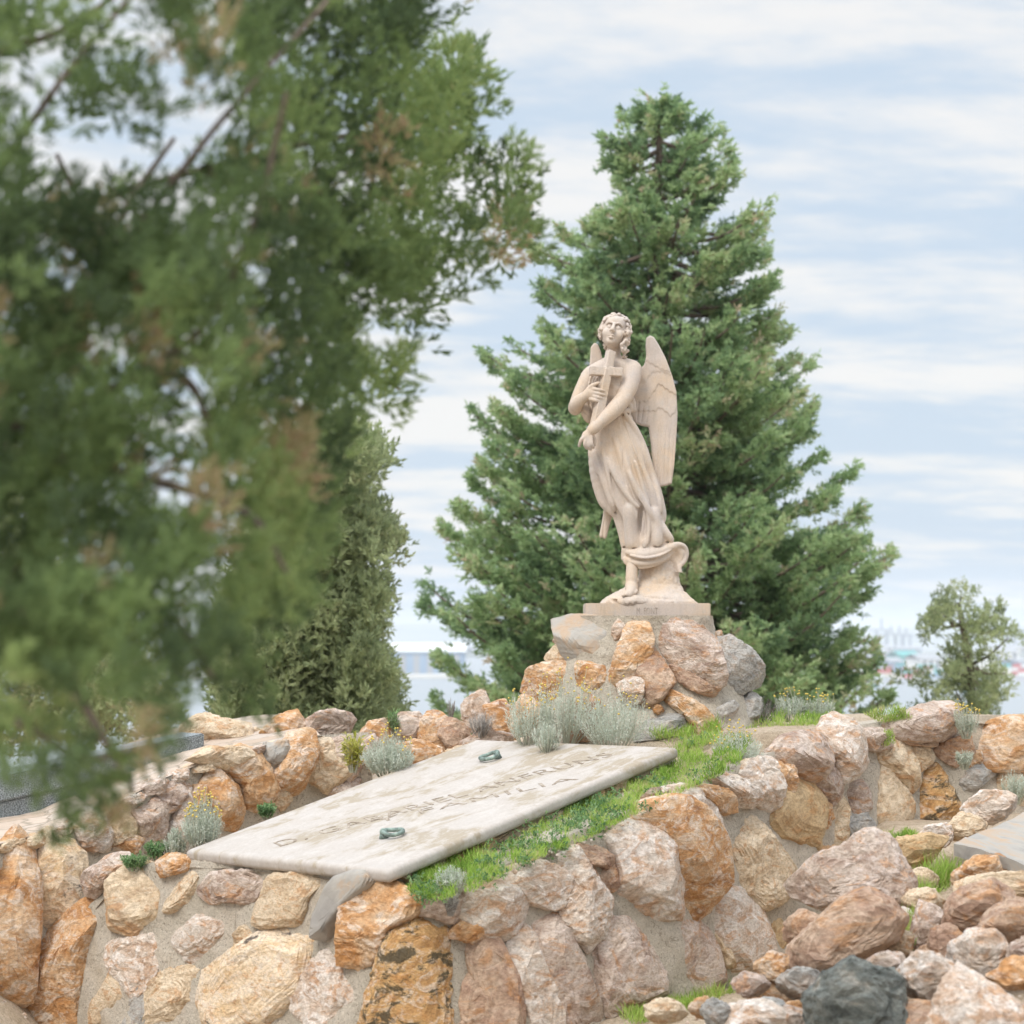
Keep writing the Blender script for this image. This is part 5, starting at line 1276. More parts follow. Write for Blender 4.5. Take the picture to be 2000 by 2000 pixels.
def fir():
    rs = np.random.RandomState(11); rg = random.Random(11); Y0 = 25.5
    ax = lambda py: 1285 + (py - 195) * .012
    base = P(ax(1500), 1640, Y0)
    t = empty('fir_tree', tuple(base), 'tall dense dark green conical conifer rising behind the angel statue', 'tree')
    tv, tf = [], []
    tube([P(ax(p) + 6 * math.sin(p * .01), p, Y0) for p in range(1640, 220, -60)], [.20 * (1 - i / 26) + .015 for i in range(24)], 10, tv, tf)
    cen, dr, Ln, ton = [], [], [], []
    py = 1445
    while py > 200:
        tier = max(.15, min(1, (py - 195) / 900))
        nbr = int(4 + 11 * tier); a0 = rg.uniform(0, 6.28)
        for k in range(nbr):
            a = a0 + 2 * math.pi * k / nbr + rg.uniform(-.25, .25); ca, sa = math.cos(a), math.sin(a)
            pyb = py + rg.uniform(-12, 12)
            Rg = .5 * (pr(pyb) - pl(pyb)) * Y0 / FPX; tipy = max(200, pyb - 6 - .09 * Rg * FPX / Y0)
            half = ((pr(tipy) - ax(tipy)) if ca > 0 else (ax(tipy) - pl(tipy))) - 2
            avg = .5 * ((pr(tipy) - ax(tipy)) + (ax(tipy) - pl(tipy))) - 14
            Rr = (abs(ca) * half + (1 - abs(ca)) * avg) * rg.choice((rg.uniform(.62, .85), rg.uniform(.9, 1.06), rg.uniform(.9, 1.06))) * Y0 / FPX
            o = P(ax(pyb), pyb, Y0); n = 9; pts = []
            droop = rg.uniform(.10, .24) * Rr; lift = rg.uniform(.10, .22) * Rr
            for i in range(n):
                u = i / (n - 1); pts.append(o + Vector((ca * Rr * u, sa * Rr * u, .05 * Rr - droop * math.sin(u * math.pi * .8) + lift * u ** 3 - .02)))
            if Rr > .25: tube(pts, [.035 * (1 - i / n) * min(1, Rr) + .006 for i in range(n)], 5, tv, tf)
            nt_ = int(8 + 62 * Rr); ncl = int(3 + 7 * Rr); clu = [(rg.uniform(.32, 1.0) ** .75, rg.gauss(0, 1), rg.uniform(-.22, .25)) for _ in range(ncl)] + [(.98, 0, .15)]
            side = np.array([-sa, ca, 0]); o_ = np.array([ca, sa, 0]); btone = rg.uniform(.22, .62)
            for q in range(nt_):
                cu, cl_, ct_ = clu[rg.randrange(len(clu))]; u = min(1, max(.15, cu + rg.gauss(0, .045))); i = min(n - 2, int(u * (n - 1))); w = u * (n - 1) - i
                p = np.array(pts[i].lerp(pts[i + 1], w)[:]); lat = cl_ * .17 * Rr * (1.15 - u * .75) + rg.gauss(0, .05)
                p = p + side * lat + np.array([0, 0, rg.gauss(0, .06) - abs(lat) * .12]) - o_ * abs(lat) * .25
                cen.append(p); d = o_ * .7 + side * np.sign(lat) * .55 + np.array([0, 0, rg.uniform(.05, .6)]); dr.append(d / np.linalg.norm(d))
                Ln.append(rg.uniform(.10, .19)); ton.append(btone + ct_ + rg.uniform(-.08, .12) + (.5 if rg.random() < .018 else 0) + .12 * (u > .85))
        py -= 30 + 14 * tier + rg.uniform(-6, 6)
    # leader at the top
    for q in range(90):
        p = P(1300 + rg.uniform(-26, 26), 262 - rg.uniform(0, 60), Y0); cen.append(np.array(p[:]) + np.array([0, rg.gauss(0, .12), 0])); dr.append(np.array([rg.uniform(-.6, .6), 0, .8])); Ln.append(.12); ton.append(.4)
    cen, dr = np.array(cen), np.array(dr)
    C, D, L, W, T = tufts(cen, dr, 13, np.array(Ln), np.full(len(cen), .024), .62, rs, np.array(ton) * .9, .07)
    mesh_np('trunk', tv, tf, BARK, t, True)
    blades('crown', C, D, L * .86, W, T, FIR, t, seed=2)
    return len(C)
print('fir blades', fir())

def crown_cloud(poly, Y0, thick, nclump, rad, ntuft, rs, holes=(), pad=0):
    """clump centres filling the outlined crown, then tufts round every clump"""
    xs = [p[0] for p in poly]; ys = [p[1] for p in poly]; out = []
    while len(out) < nclump:
        x = rs.uniform(min(xs), max(xs), 400); y = rs.uniform(min(ys), max(ys), 400); ok = in_poly(x, y, poly)
        for h in holes: ok &= ~in_poly(x, y, h)
        for a, b_ in zip(x[ok], y[ok]): out.append((a, b_))
    out = out[:nclump]
    cc = np.array([P(a, b_, Y0 + rs.uniform(-1, 1) * thick)[:] for a, b_ in out])
    tone = rs.uniform(.1, .75, nclump)
    cen = np.repeat(cc, ntuft, 0); off = rs.normal(size=cen.shape); off *= (rs.uniform(.2, 1, len(cen)) ** .6 * rad / np.linalg.norm(off, axis=1))[:, None]
    return cc, cen + off, off / rad, np.repeat(tone, ntuft)

# ---------------- cypress at the left, behind the wall
rs = np.random.RandomState(4)
cyp_poly = [(668, 835), (700, 850), (742, 905), (705, 920), (695, 960), (728, 1000), (730, 1030), (772, 1058), (764, 1085), (725, 1110), (738, 1150), (748, 1190), (722, 1230), (708, 1262), (742, 1300), (758, 1340), (772, 1400), (780, 1470), (470, 1500), (430, 1420), (440, 1200), (500, 1020), (560, 900), (620, 840)]
def simple_tree(name, label, cat, poly, Y0, thick, nclump, rad, ntuft, nb, L, W, mat, rs, trunk=(), up=.7, holes=(), group=None, twr=.07, limbs=0, toned=0, sp=.5):
    b0 = P(*trunk[0][:2], Y0)
    t = empty(name, tuple(b0), label, cat, group)
    tv, tf = [], []
    pts = [P(x, y, Y0 + (dy if dy else 0)) for x, y, dy in trunk]
    tube(pts, [twr * (1 - .8 * i / len(pts)) for i in range(len(pts))], 8, tv, tf)
    cc, cen, o, tone = crown_cloud(poly, Y0, thick, nclump, rad, ntuft, rs, holes)
    for k in range(limbs):
        c = Vector(cc[rs.randint(len(cc))]); s_ = min(pts, key=lambda p: abs(p.z - (c.z - .25 * abs(c.x - p.x))) + .3 * (p - c).length)
        md = s_.lerp(c, .5) + Vector((0, 0, -.05)); tube([s_, md, c], [twr * .35, twr * .22, twr * .08], 5, tv, tf)
    mesh_np('trunk', tv, tf, BARK, t, True)
    dirs = rnd_dirs(len(cen), rs, up, o * .8, .35)
    C, D, Lb, Wb, T = tufts(cen, dirs, nb, np.full(len(cen), L), np.full(len(cen), W), sp, rs, np.clip(tone + toned, 0, .95), .08)
    blades('crown', C, D, Lb, Wb, T, mat, t, seed=7)
    return len(C)
print(simple_tree('cypress_tree', 'bushy olive green cypress behind the back row of rocks left of the statue', 'tree', cyp_poly, 18.5, 1.0, 900, .17, 22, 9, .11, .020, CYP, rs,
    [(640, 1640, 0), (640, 1300, 0), (650, 1000, 0), (670, 870, 0)], .9, twr=.12, limbs=40))
# wispy side sprays of the cypress
# ---------------- yellow-green shrub tree at the far left edge
print(simple_tree('cypress_tree', 'light green tree showing at the far left edge behind the foreground branches', 'tree', [(-260, 930), (-100, 880), (40, 930), (70, 1000), (120, 1120), (180, 1250), (300, 1300), (340, 1420), (-300, 1500)], 21, .9, 520, .2, 20, 8, .12, .022, CYP, rs,
    [(-60, 1600, 0), (-60, 1200, 0), (-40, 960, 0)], .8, twr=.12, limbs=16, toned=.2))
# ---------------- the small open tree at the right
sm_poly = [(1845, 1150), (1870, 1165), (1895, 1148), (1925, 1165), (1955, 1190), (1950, 1230), (1975, 1235), (1985, 1262), (1960, 1275), (1950, 1300), (1975, 1320), (1960, 1360), (1945, 1410), (1930, 1450), (1860, 1450), (1800, 1400), (1770, 1360), (1748, 1315), (1760, 1310), (1790, 1335), (1835, 1330), (1850, 1290), (1838, 1260), (1800, 1240), (1805, 1205), (1825, 1170)]
print(simple_tree('olive_tree', 'small open crowned grey green tree at the right with gaps showing the harbour', 'tree', sm_poly, 24, .7, 84, .12, 18, 8, .11, .018, CYP, rs,
    [(1905, 1560, 0), (1900, 1400, 0), (1893, 1300, 0), (1880, 1220, 0), (1872, 1180, 0)], .7, holes=([(1905, 1170), (1935, 1180), (1930, 1210), (1900, 1205)], [(1850, 1225), (1890, 1240), (1880, 1265), (1850, 1250)], [(1870, 1360), (1905, 1358), (1900, 1385), (1870, 1385)], [(1780, 1350), (1830, 1340), (1840, 1360), (1800, 1375)]), twr=.07, limbs=45, toned=-.02, sp=.7))

# ---------------- foreground conifer: drooping boughs reaching in from the left, close to the camera
def fg_tree():
    rs = np.random.RandomState(21)
    t = empty('conifer_tree', tuple(P(-620, 2300, 3.6)), 'out of focus green conifer with hanging boughs filling the left foreground', 'tree')
    tv, tf = [], []
    tr = [P(-620, 2300, 3.7), P(-600, 1500, 3.7), P(-560, 800, 3.75), P(-520, 0, 3.8), P(-500, -700, 3.8)]
    tube(tr, [.14, .13, .11, .09, .05], 14, tv, tf)
    limbs = [[(-560, 1300, 3.7), (-200, 700, 3.4), (60, 240, 3.3), (300, -60, 3.3)], [(-560, 900, 3.7), (-100, 760, 3.4), (200, 520, 3.3), (420, 250, 3.2), (640, 0, 3.3)],
        [(-560, 700, 3.7), (0, 460, 3.6), (400, 330, 3.7), (760, 260, 5.0), (980, 330, 5.8)], [(-580, 1000, 3.7), (-50, 860, 3.3), (330, 700, 3.2), (480, 480, 3.1), (560, 180, 3.0)],
        [(-580, 1200, 3.7), (0, 1120, 3.2), (300, 1180, 2.9), (420, 1330, 2.8)], [(-560, 600, 3.7), (-60, 140, 3.6), (120, 60, 3.6), (330, -80, 3.6)],
        [(330, 700, 3.2), (520, 690, 3.6), (700, 560, 4.8), (860, 520, 5.6)], [(-50, 860, 3.3), (260, 930, 3.1), (480, 1000, 3.0), (560, 1120, 3.0)],
        [(0, 1120, 3.2), (120, 1300, 3.0), (200, 1440, 2.95), (260, 1540, 2.9)], [(400, 330, 3.5), (560, 420, 4.0), (700, 700, 5.0), (780, 760, 5.4)], [(300, 715, 3.2), (360, 740, 3.2), (395, 790, 3.2), (420, 900, 3.2)],
        [(200, 520, 3.3), (250, 400, 3.5), (340, 270, 3.6)], [(-300, 1400, 3.5), (0, 1400, 3.1), (160, 1480, 3.0), (330, 1450, 3.0)], [(230, 480, 3.3), (160, 400, 3.6), (110, 300, 3.6)]]
    for l in limbs:
        q = [P(a_, b_, c_ + (.95 if a_ > -400 else .2)) for a_, b_, c_ in l]; s_ = []
        q = [q[0] * 2 - q[1]] + q + [q[-1] * 2 - q[-2]]
        for i in range(1, len(q) - 2):
            for u in (0, .25, .5, .75):
                a, b_, c_, d = q[i - 1], q[i], q[i + 1], q[i + 2]; s_.append((b_ * 2 + (c_ - a) * u + (a * 2 - b_ * 5 + c_ * 4 - d) * u * u + (b_ * 3 - a - c_ * 3 + d) * u ** 3) * .5)
        s_.append(q[-2]); tube(s_, [.011 * (1 - .8 * i / len(s_)) + .0018 for i in range(len(s_))], 7, tv, tf)
    poly = [(-700, -700), (860, -700), (930, -40), (925, 60), (948, 130), (985, 170), (1003, 205), (1012, 262), (1045, 300), (1062, 262), (1074, 285), (1066, 330), (1040, 365), (1055, 415), (1062, 470), (1020, 520), (965, 562), (930, 545), (868, 568), (838, 575), (842, 640), (836, 700), (818, 752), (765, 790), (735, 775), (700, 800), (688, 822), (680, 870), (650, 960), (630, 1040), (600, 1100), (572, 1180), (545, 1250), (510, 1300), (500, 1380), (440, 1390), (400, 1330), (372, 1350), (350, 1430), (330, 1500), (300, 1545), (262, 1520), (235, 1570), (200, 1600), (130, 1600), (100, 1540), (30, 1520), (-200, 1560), (-700, 1500)]
    holes = [[(560, 60), (600, 50), (610, 90), (570, 95)], [(480, 20), (520, 10), (520, 60), (485, 60)], [(220, 60), (290, 40), (300, 90), (230, 110)], [(300, 130), (360, 120), (370, 160), (310, 175)], [(560, 360), (590, 350), (600, 385), (565, 390)], [(750, 480), (790, 470), (800, 520), (755, 520)], [(530, 290), (560, 280), (570, 320), (535, 330)], [(120, 780), (160, 770), (160, 830), (125, 830)], [(430, 420), (470, 410), (480, 450), (440, 460)], [(480, 560), (520, 550), (520, 600), (480, 600)], [(500, 1150), (530, 1140), (535, 1180), (505, 1190)], [(60, 330), (110, 320), (110, 370), (60, 380)], [(100, 250), (150, 210), (215, 280), (290, 245), (400, 185), (440, 190), (440, 260), (370, 330), (300, 385), (230, 345), (160, 380), (110, 330)],
        [(300, 690), (345, 715), (400, 740), (405, 790), (395, 860), (350, 900), (345, 830), (305, 770)], [(270, 960), (335, 950), (345, 1020), (310, 1050), (270, 1010)], [(110, 10), (200, -10), (215, 40), (150, 60)], [(0, 150), (60, 130), (120, 130), (110, 190), (20, 200)],
        [(400, 100), (440, 110), (440, 160), (400, 140)], [(40, 60), (100, 40), (90, 80), (30, 95)], [(620, 520), (650, 520), (650, 565), (615, 565)], [(660, 465), (710, 470), (705, 520), (665, 510)], [(700, 600), (750, 620), (720, 700), (680, 700)], [(790, 620), (830, 630), (825, 680), (795, 670)],
        [(330, 1160), (380, 1150), (400, 1200), (330, 1260)], [(240, 1250), (300, 1240), (310, 1300), (260, 1310)], [(-20, 1420), (90, 1392), (200, 1405), (330, 1390), (330, 1430), (180, 1460), (60, 1490), (-60, 1500), (-300, 1490)], [(0, 1000), (50, 1010), (40, 1050), (0, 1040)], [(950, 300), (1000, 280), (1010, 340), (960, 330)], [(855, 60), (900, 50), (900, 150), (860, 160)],
        [(880, 370), (930, 350), (940, 420), (890, 440)], [(950, 420), (1010, 380), (1020, 440), (960, 470)], [(870, 470), (930, 480), (900, 530), (860, 520)], [(170, 640), (230, 650), (220, 720), (180, 700)]]
    n = 1400; out = []
    holes = [[(sum(p[0] for p in h) / len(h) + (x - sum(p[0] for p in h) / len(h)) * 1.2, sum(p[1] for p in h) / len(h) + (y - sum(p[1] for p in h) / len(h)) * 1.2) for x, y in h] for h in holes]
    while len(out) < n:
        x = rs.uniform(-700, 1080, 500); y = rs.uniform(-700, 1610, 500); ok = in_poly(x, y, poly)
        for h in holes: ok &= ~in_poly(x, y, h)
        # off the frame the tree needs fewer clumps
        ok &= ((x > -60) & (y > -60)) | (rs.uniform(size=500) < .22)
        # sparser fringe on the right and at the lower tips
        fr = np.clip((y - 1250) / 120, 0, 1) * 1.5 + 1.0 * ((x < 470) & (y < 420))
        ok &= rs.uniform(size=500) > np.maximum(fr * .5, .975 * (y > 1385))
        out += list(zip(x[ok], y[ok]))
    for _ in range(20):
        k = rs.randint(4); x0, y0 = ((90, 1470), (200, 1500), (300, 1440), (180, 1540))[k]; out.insert(0, (x0 + rs.normal() * 60, y0 + rs.normal() * 40))
    out = np.array(out[:n]); out[:, 0] -= 34 * np.clip((out[:, 0] - 600) / 250, 0, 1); far = np.clip((out[:, 0] - 420) / 450, 0, 1); low = np.clip((out[:, 1] - 900) / 600, 0, 1)
    Yd = 4.0 + far * 1.9 - low * .5 + rs.uniform(-.45, .6, n)
    cc = np.array([P(a, b_, d)[:] for (a, b_), d in zip(out, Yd)])
    tone = np.clip(.29 + .5 * vnoise(np.stack([out[:, 0] / 110, out[:, 1] / 150, Yd * 2], 1), 3) + rs.uniform(-.1, .12, n), 0, .8)
    brown = (vnoise(np.stack([out[:, 0] / 70, out[:, 1] / 90, Yd * 3], 1), 9) > .66); tone[brown] = .95
    nt_ = 13; rad = .034
    cen = np.repeat(cc, nt_, 0); off = rs.normal(size=cen.shape); off *= (rs.uniform(.1, 1, len(cen)) ** .6 * rad / np.linalg.norm(off, axis=1))[:, None]; off[:, 2] *= 1.5; sc_ = np.repeat(Yd / 3.4, nt_); off *= sc_[:, None]
    # the sprays lean upwards and to the right, hanging tips at the bottom
    base = np.stack([np.full(n, .35), np.zeros(n), np.where(out[:, 1] > 1350, -.5, .8)], 1)
    dirs = rs.normal(size=cen.shape) * .35 + np.repeat(base, nt_, 0) + off / rad * .5; dirs /= np.linalg.norm(dirs, axis=1)[:, None]
    C, D, L, W, T = tufts(cen + off, dirs, 11, np.full(len(cen), .038) * sc_ ** .7, np.full(len(cen), .0050) * sc_ ** .7, .45, rs, np.repeat(tone, nt_), .07)
    mesh_np('trunk', tv, tf, BARK, t, True)
    blades('crown', C, D, L, W, T, FGL, t, seed=9)
    return len(C)
print('fg', fg_tree())

# ================================================================= LOW PLANTS
def shrub(px, py, Y0, h, r, n, label, name='curry_bush', cat='shrub', mat=None, flowers=0, seed=0, stems=26, leafL=.022, leafW=.0035, lean=(0, 0), flower_mat=None, up=.9, group=None, dome=False):
    """a cushion of thin stems set with narrow leaves; (px, py) is its foot"""
    rs = np.random.RandomState(seed); rg = random.Random(seed); mat = mat or SIL
    b0 = P(px, py, Y0); t = empty(name, tuple(b0), label, cat, group)
    sv, sf = [], []; C, D, T, Lf = [], [], [], []; fl = []
    for k in range(n):
        a = rg.uniform(0, 2 * math.pi); q = math.sqrt(rg.random()); rr = r * q
        foot = Vector((math.cos(a) * rr * .35, math.sin(a) * rr * .35, 0))
        hh = h * (1 - .55 * q * q if dome else rg.uniform(.55, 1.0) * (1 - .35 * q)) * rg.uniform(.85, 1.05)
        tip = Vector((math.cos(a) * rr + lean[0] * hh, math.sin(a) * rr + lean[1] * hh, hh))
        md = foot.lerp(tip, .5) + Vector((math.cos(a) * rr * .18, math.sin(a) * rr * .18, -hh * .06))
        pts = [b0 + foot + Vector((0, 0, -.03)), b0 + md, b0 + tip]
        if k < stems: tube(pts, [.0028, .002, .0012], 4, sv, sf)
        m_ = int(rg.uniform(16, 26)); tn = rg.uniform(.15, .9)
        for i in range(m_):
            u = .25 + .75 * (i + rg.random()) / m_
            p = (pts[0] * (1 - u) ** 2 + pts[1] * 2 * u * (1 - u) + pts[2] * u * u); ax_ = (pts[2] - pts[0]).normalized()
            d = np.array(ax_[:]) * up * .8 + rs.normal(size=3) * .75; C.append(p[:]); D.append(d / np.linalg.norm(d)); T.append(tn + rg.uniform(-.1, .1)); Lf.append(leafL * rg.uniform(.6, 1.2))
        if rg.random() < flowers:
            e = pts[2] + Vector((rg.gauss(0, .008), rg.gauss(0, .008), rg.uniform(.03, .07))); tube([pts[2], e], [.0013, .0011], 4, sv, sf); fl.append(e)
    if sv: mesh_np('stems', sv, sf, DRY if mat in (DRY,) else STEM, t, True)
    blades('leaves', np.array(C), np.array(D), np.array(Lf), np.full(len(C), leafW), np.clip(T, 0, 1), mat, t, seed=seed)
    if fl:
        V0, F0 = ico(2)
        for e in fl:
            q = V0 * rg.uniform(.0045, .0065) * (1, 1, .8); q += q * (fbm(V0 * 2.5, 3, 2) * .25)[:, None]
            mesh_np('flower', q + np.array(e[:]), F0, flower_mat or YEL, t, True, loc=tuple(e))
    return t
m, nt, b = new_mat('pale stems'); b.inputs['Base Color'].default_value = (.42, .42, .33, 1); STEM = m
SB_ = 'silver leaved bushes'
shrub(1030, 1446, 11.15, .30, .14, 150, 'loose silver bush with yellow buttons, leftmost of the three before the pedestal', seed=1, flowers=.22, group=SB_)
shrub(1105, 1442, 11.2, .40, .17, 210, 'tall silver bush with yellow flower heads, middle of the three before the pedestal', seed=2, flowers=.25, group=SB_)
shrub(1200, 1458, 11.0, .36, .20, 270, 'widest silver bush spilling onto the far edge of the marble slab', seed=3, flowers=.10, group=SB_)
shrub(1068, 1462, 10.9, .16, .08, 60, 'low silver tuft drooping over the far edge of the slab between two bigger bushes', seed=4, group=SB_)
shrub(757, 1512, 11.1, .20, .14, 320, 'round silver cushion bush left of the upper ring handle', seed=5, dome=True, flowers=.15, group=SB_)
shrub(395, 1652, 10.25, .21, .10, 220, 'rounded silver cushion with dry flower stalks beside the near left corner of the slab', seed=6, dome=True, flowers=.35, group=SB_)
shrub(342, 1672, 10.2, .14, .05, 70, 'narrow silver tuft left of the rounded silver cushion', seed=7, dome=True, group=SB_)
shrub(1440, 1520, 10.75, .30, .13, 300, 'upright silver bush in the grass right of the slab corner', seed=8, flowers=.12, group=SB_)
shrub(1600, 1404, 11.95, .15, .09, 70, 'pale bush with tall yellow tipped stalks on the wall top right of the pedestal', seed=9, flowers=.3, group=SB_)
shrub(1545, 1400, 12.0, .15, .09, 80, 'grey bush with yellow tipped stalks next to the dry twiggy plant', seed=10, flowers=.25, group=SB_)
shrub(1888, 1432, 11.7, .17, .07, 60, 'silver sprig between two wall top rocks at far right', seed=11, flowers=.5, group=SB_)
shrub(1885, 1492, 11.6, .09, .05, 46, 'small silver sprig low on the right wall beside the grey stone', seed=12, group=SB_)
shrub(1982, 1560, 11.4, .17, .08, 80, 'silver sprig at the right frame edge above the slate', seed=13, group=SB_)
shrub(880, 1742, 9.12, .13, .07, 80, 'feathery silver green seedling at the near right corner of the slab', seed=14, mat=SIL, group=SB_)
shrub(880, 1775, 9.05, .07, .03, 40, 'little grey plant hanging over the wall top below the feathery seedling', seed=15, mat=DRY)
shrub(1478, 1410, 11.9, .16, .14, 70, 'dry grey twiggy plant right of the pedestal foot', 'dry_plant', 'plant', DRY, seed=16, stems=70, leafL=.02, leafW=.0018)
shrub(940, 1430, 11.9, .12, .07, 50, 'dry pale grass tuft below the upright pale rock', 'dry_plant', 'plant', DRY, seed=17, stems=50, leafL=.05, leafW=.0016)
shrub(880, 1395, 12.6, .12, .03, 14, 'thin dry flower stalk standing on the back row of rocks', 'dry_plant', 'plant', DRY, seed=18, stems=14, leafL=.012, leafW=.004)
shrub(690, 1498, 11.4, .22, .06, 34, 'yellow green weed with upright leaves beside the silver cushion bush', 'weed', 'plant', GRY, seed=19, leafL=.05, leafW=.009)
shrub(766, 1430, 12.35, .16, .03, 14, 'single upright green sprig between the rocks of the back row', 'weed', 'plant', HRB, seed=20, leafL=.05, leafW=.007)
# trailing succulent at the near left corner of the slab
for i, (x, y, r_, lab) in enumerate(((262, 1690, .07, 'green succulent trailing over the left end of the wall'), (305, 1668, .06, 'green succulent clump between two others on the wall top'), (340, 1668, .05, 'yellowish green succulent clump touching the near left slab corner'), (520, 1590, .05, 'tiny green plant beside the left edge of the slab'))):
    shrub(x, y, 10.25 if i < 3 else 10.95, .07, r_, 60, lab, 'succulent', 'plant', HRB, seed=30 + i, leafL=.018, leafW=.007, stems=10, up=.4)

# grass: one mesh of thousands of blades for the strip between slab and wall
def grass(name, label, regions, cat='grass'):
    C, D, L, W, T, = [], [], [], [], []; rs = np.random.RandomState(77)
    for poly, n, h, hv, tone, surf in regions:
        xs = [p[0] for p in poly]; ys = [p[1] for p in poly]; k = 0
        cl = rs.uniform(0, 1000, 2)
        while k < n:
            x = rs.uniform(min(xs), max(xs), 300); y = rs.uniform(min(ys), max(ys), 300); ok = in_poly(x, y, poly)
            den = vnoise(np.stack([x / 22 + cl[0], y / 12, x * 0], 1), 4)
            ok &= (den + rs.uniform(-.6, .6, 300)) > -.12
            for a, b_ in zip(x[ok], y[ok]):
                p = surf(a, b_)
                if p is None: continue
                C.append(p[:]); hh = h * rs.uniform(.4, 1.1) * (1 + hv * vnoise(np.array([[a / 30, b_ / 16, 2.0]]), 6)[0]); L.append(max(.012, hh)); W.append(rs.uniform(.0025, .0052)); T.append((tone if rs.uniform() > .14 else .9) + rs.uniform(-.22, .22) + .3 * vnoise(np.array([[a / 45, b_ / 25, 5.0]]), 8)[0])
                k += 1
    C = np.array(C); n = len(C); D = rs.normal(size=(n, 3)) * .38; D[:, 2] += 1; D /= np.linalg.norm(D, axis=1)[:, None]
    return tag(blades(name, C, D, np.array(L), np.array(W), np.clip(T, 0, 1), GRS, seed=5, bend=.5), label, cat, kind='stuff')
E0 = Vector((0, 0, CAM_H))
def on_mound(px, py):
    d = P(px, py, 1) - E0; o = E0; t = (SL_B - ez * .10 - o).dot(ez) / d.dot(ez); p = o + d * t
    return p
def on_ground(px, py):
    d = P(px, py, 1) - E0; prev = None
    for Yq in np.arange(7.0, 13.0, .03):
        z = CAM_H + d.z * Yq
        if z < float(ground_z(np.array(d.x * Yq), np.array(Yq))): return Vector((d.x * Yq, Yq, z))
    return None
def on_Y(Yf): return lambda px, py: P(px, py, Yf(px, py))
strip = [(790, 1742), (820, 1700), (900, 1662), (990, 1655), (1080, 1600), (1180, 1545), (1260, 1510), (1330, 1460), (1390, 1430), (1470, 1450), (1440, 1500), (1380, 1530), (1300, 1565), (1230, 1600), (1130, 1650), (1010, 1695), (930, 1740), (850, 1765)]
grass('grass', 'short bright green grass on the strip between the slab and the wall', [
    (strip, 13500, .045, .6, .50, on_mound),
    ([(1265, 1440), (1290, 1405), (1340, 1400), (1400, 1410), (1410, 1450), (1330, 1470)], 2600, .07, .4, .5, on_mound),
    ([(1400, 1420), (1480, 1400), (1640, 1400), (1650, 1420), (1560, 1445), (1450, 1450)], 2600, .05, .4, .55, on_Y(lambda x, y: 11.9 - (y - 1400) * .012)),
    ([(1690, 1398), (1730, 1385), (1770, 1392), (1780, 1405), (1720, 1415)], 700, .045, .3, .8, on_Y(lambda x, y: 11.62)),
    ([(1715, 1440), (1740, 1428), (1750, 1450), (1722, 1470)], 200, .04, .3, .8, on_Y(lambda x, y: 11.5)),
    ([(1720, 1630), (1760, 1625), (1790, 1632), (1780, 1645), (1730, 1645)], 420, .05, .3, .5, on_ground),
    ([(1765, 1790), (1790, 1740), (1830, 1700), (1860, 1690), (1880, 1700), (1850, 1740), (1800, 1780), (1780, 1830), (1755, 1810)], 1700, .11, .5, .45, on_Y(lambda x, y: 8.75 + (1800 - y) * .008)),
    ([(1215, 1990), (1300, 1955), (1400, 1925), (1470, 1900), (1530, 1880), (1540, 1895), (1470, 1930), (1400, 1960), (1290, 1995), (1230, 2010)], 3600, .07, .5, .5, on_ground),
    ([(1740, 1790), (1780, 1830), (1790, 1870), (1765, 1880)], 260, .05, .4, .5, on_Y(lambda x, y: 8.4)),
])
# herbs mixed into the strip
rsx = np.random.RandomState(8)
hc_ = []
for _ in range(900):
    x, y = rsx.uniform(790, 1400), rsx.uniform(1440, 1760)
    if in_poly(np.array([x]), np.array([y]), strip)[0] and vnoise(np.array([[x / 40, y / 25, 0.]]), 12)[0] > -.1: hc_.append(on_mound(x, y)[:])
hc_ = np.array(hc_); cen = np.repeat(hc_, 9, 0) + rsx.normal(size=(len(hc_) * 9, 3)) * .016; cen[:, 2] += .012
C, D, L, W, T = tufts(cen, rnd_dirs(len(cen), rsx, .6), 5, np.full(len(cen), .03), np.full(len(cen), .0085), .8, rsx, rsx.uniform(.1, .8, len(cen)), .1)
tag(blades('ground_herbs', C, D, L, W, T, HRB, seed=3), 'low leafy herbs growing among the grass of the strip', 'herbs', kind='stuff')
# pebbles and grit on the bare soil
V0, F0 = ico(1); V, F = [], []
for k in range(2200):
    r = rsx.randint(4)
    if r == 0:
        x, y = rsx.uniform(1000, 1300), rsx.uniform(1480, 1700)
        if not in_poly(np.array([x]), np.array([y]), strip)[0]: continue
        p = on_mound(x, y) - ez * .015
    elif r == 1: xx, yy = rsx.uniform(-.2, 2.2), rsx.uniform(7.4, 9.6); p = Vector((xx, yy, float(ground_z(xx, yy))))
    elif r == 2: xx, yy = rsx.uniform(-2.9, -2.2), rsx.uniform(8.5, 10.4); p = Vector((xx, yy, float(ground_z(xx, yy))))
    else: x, y = rsx.uniform(1450, 1650), rsx.uniform(1420, 1450); p = P(x, y, 11.6)
    F.append(F0 + len(V) * len(V0)); V.append(V0 * rsx.uniform(.003, .011) * rsx.uniform(.6, 1.3, 3) + np.array(p[:]))
tag(mesh_np('gravel', np.vstack(V), np.vstack(F), MAT['W'], None, False), 'small pale grit and pebbles scattered on the bare soil', 'gravel', kind='stuff')
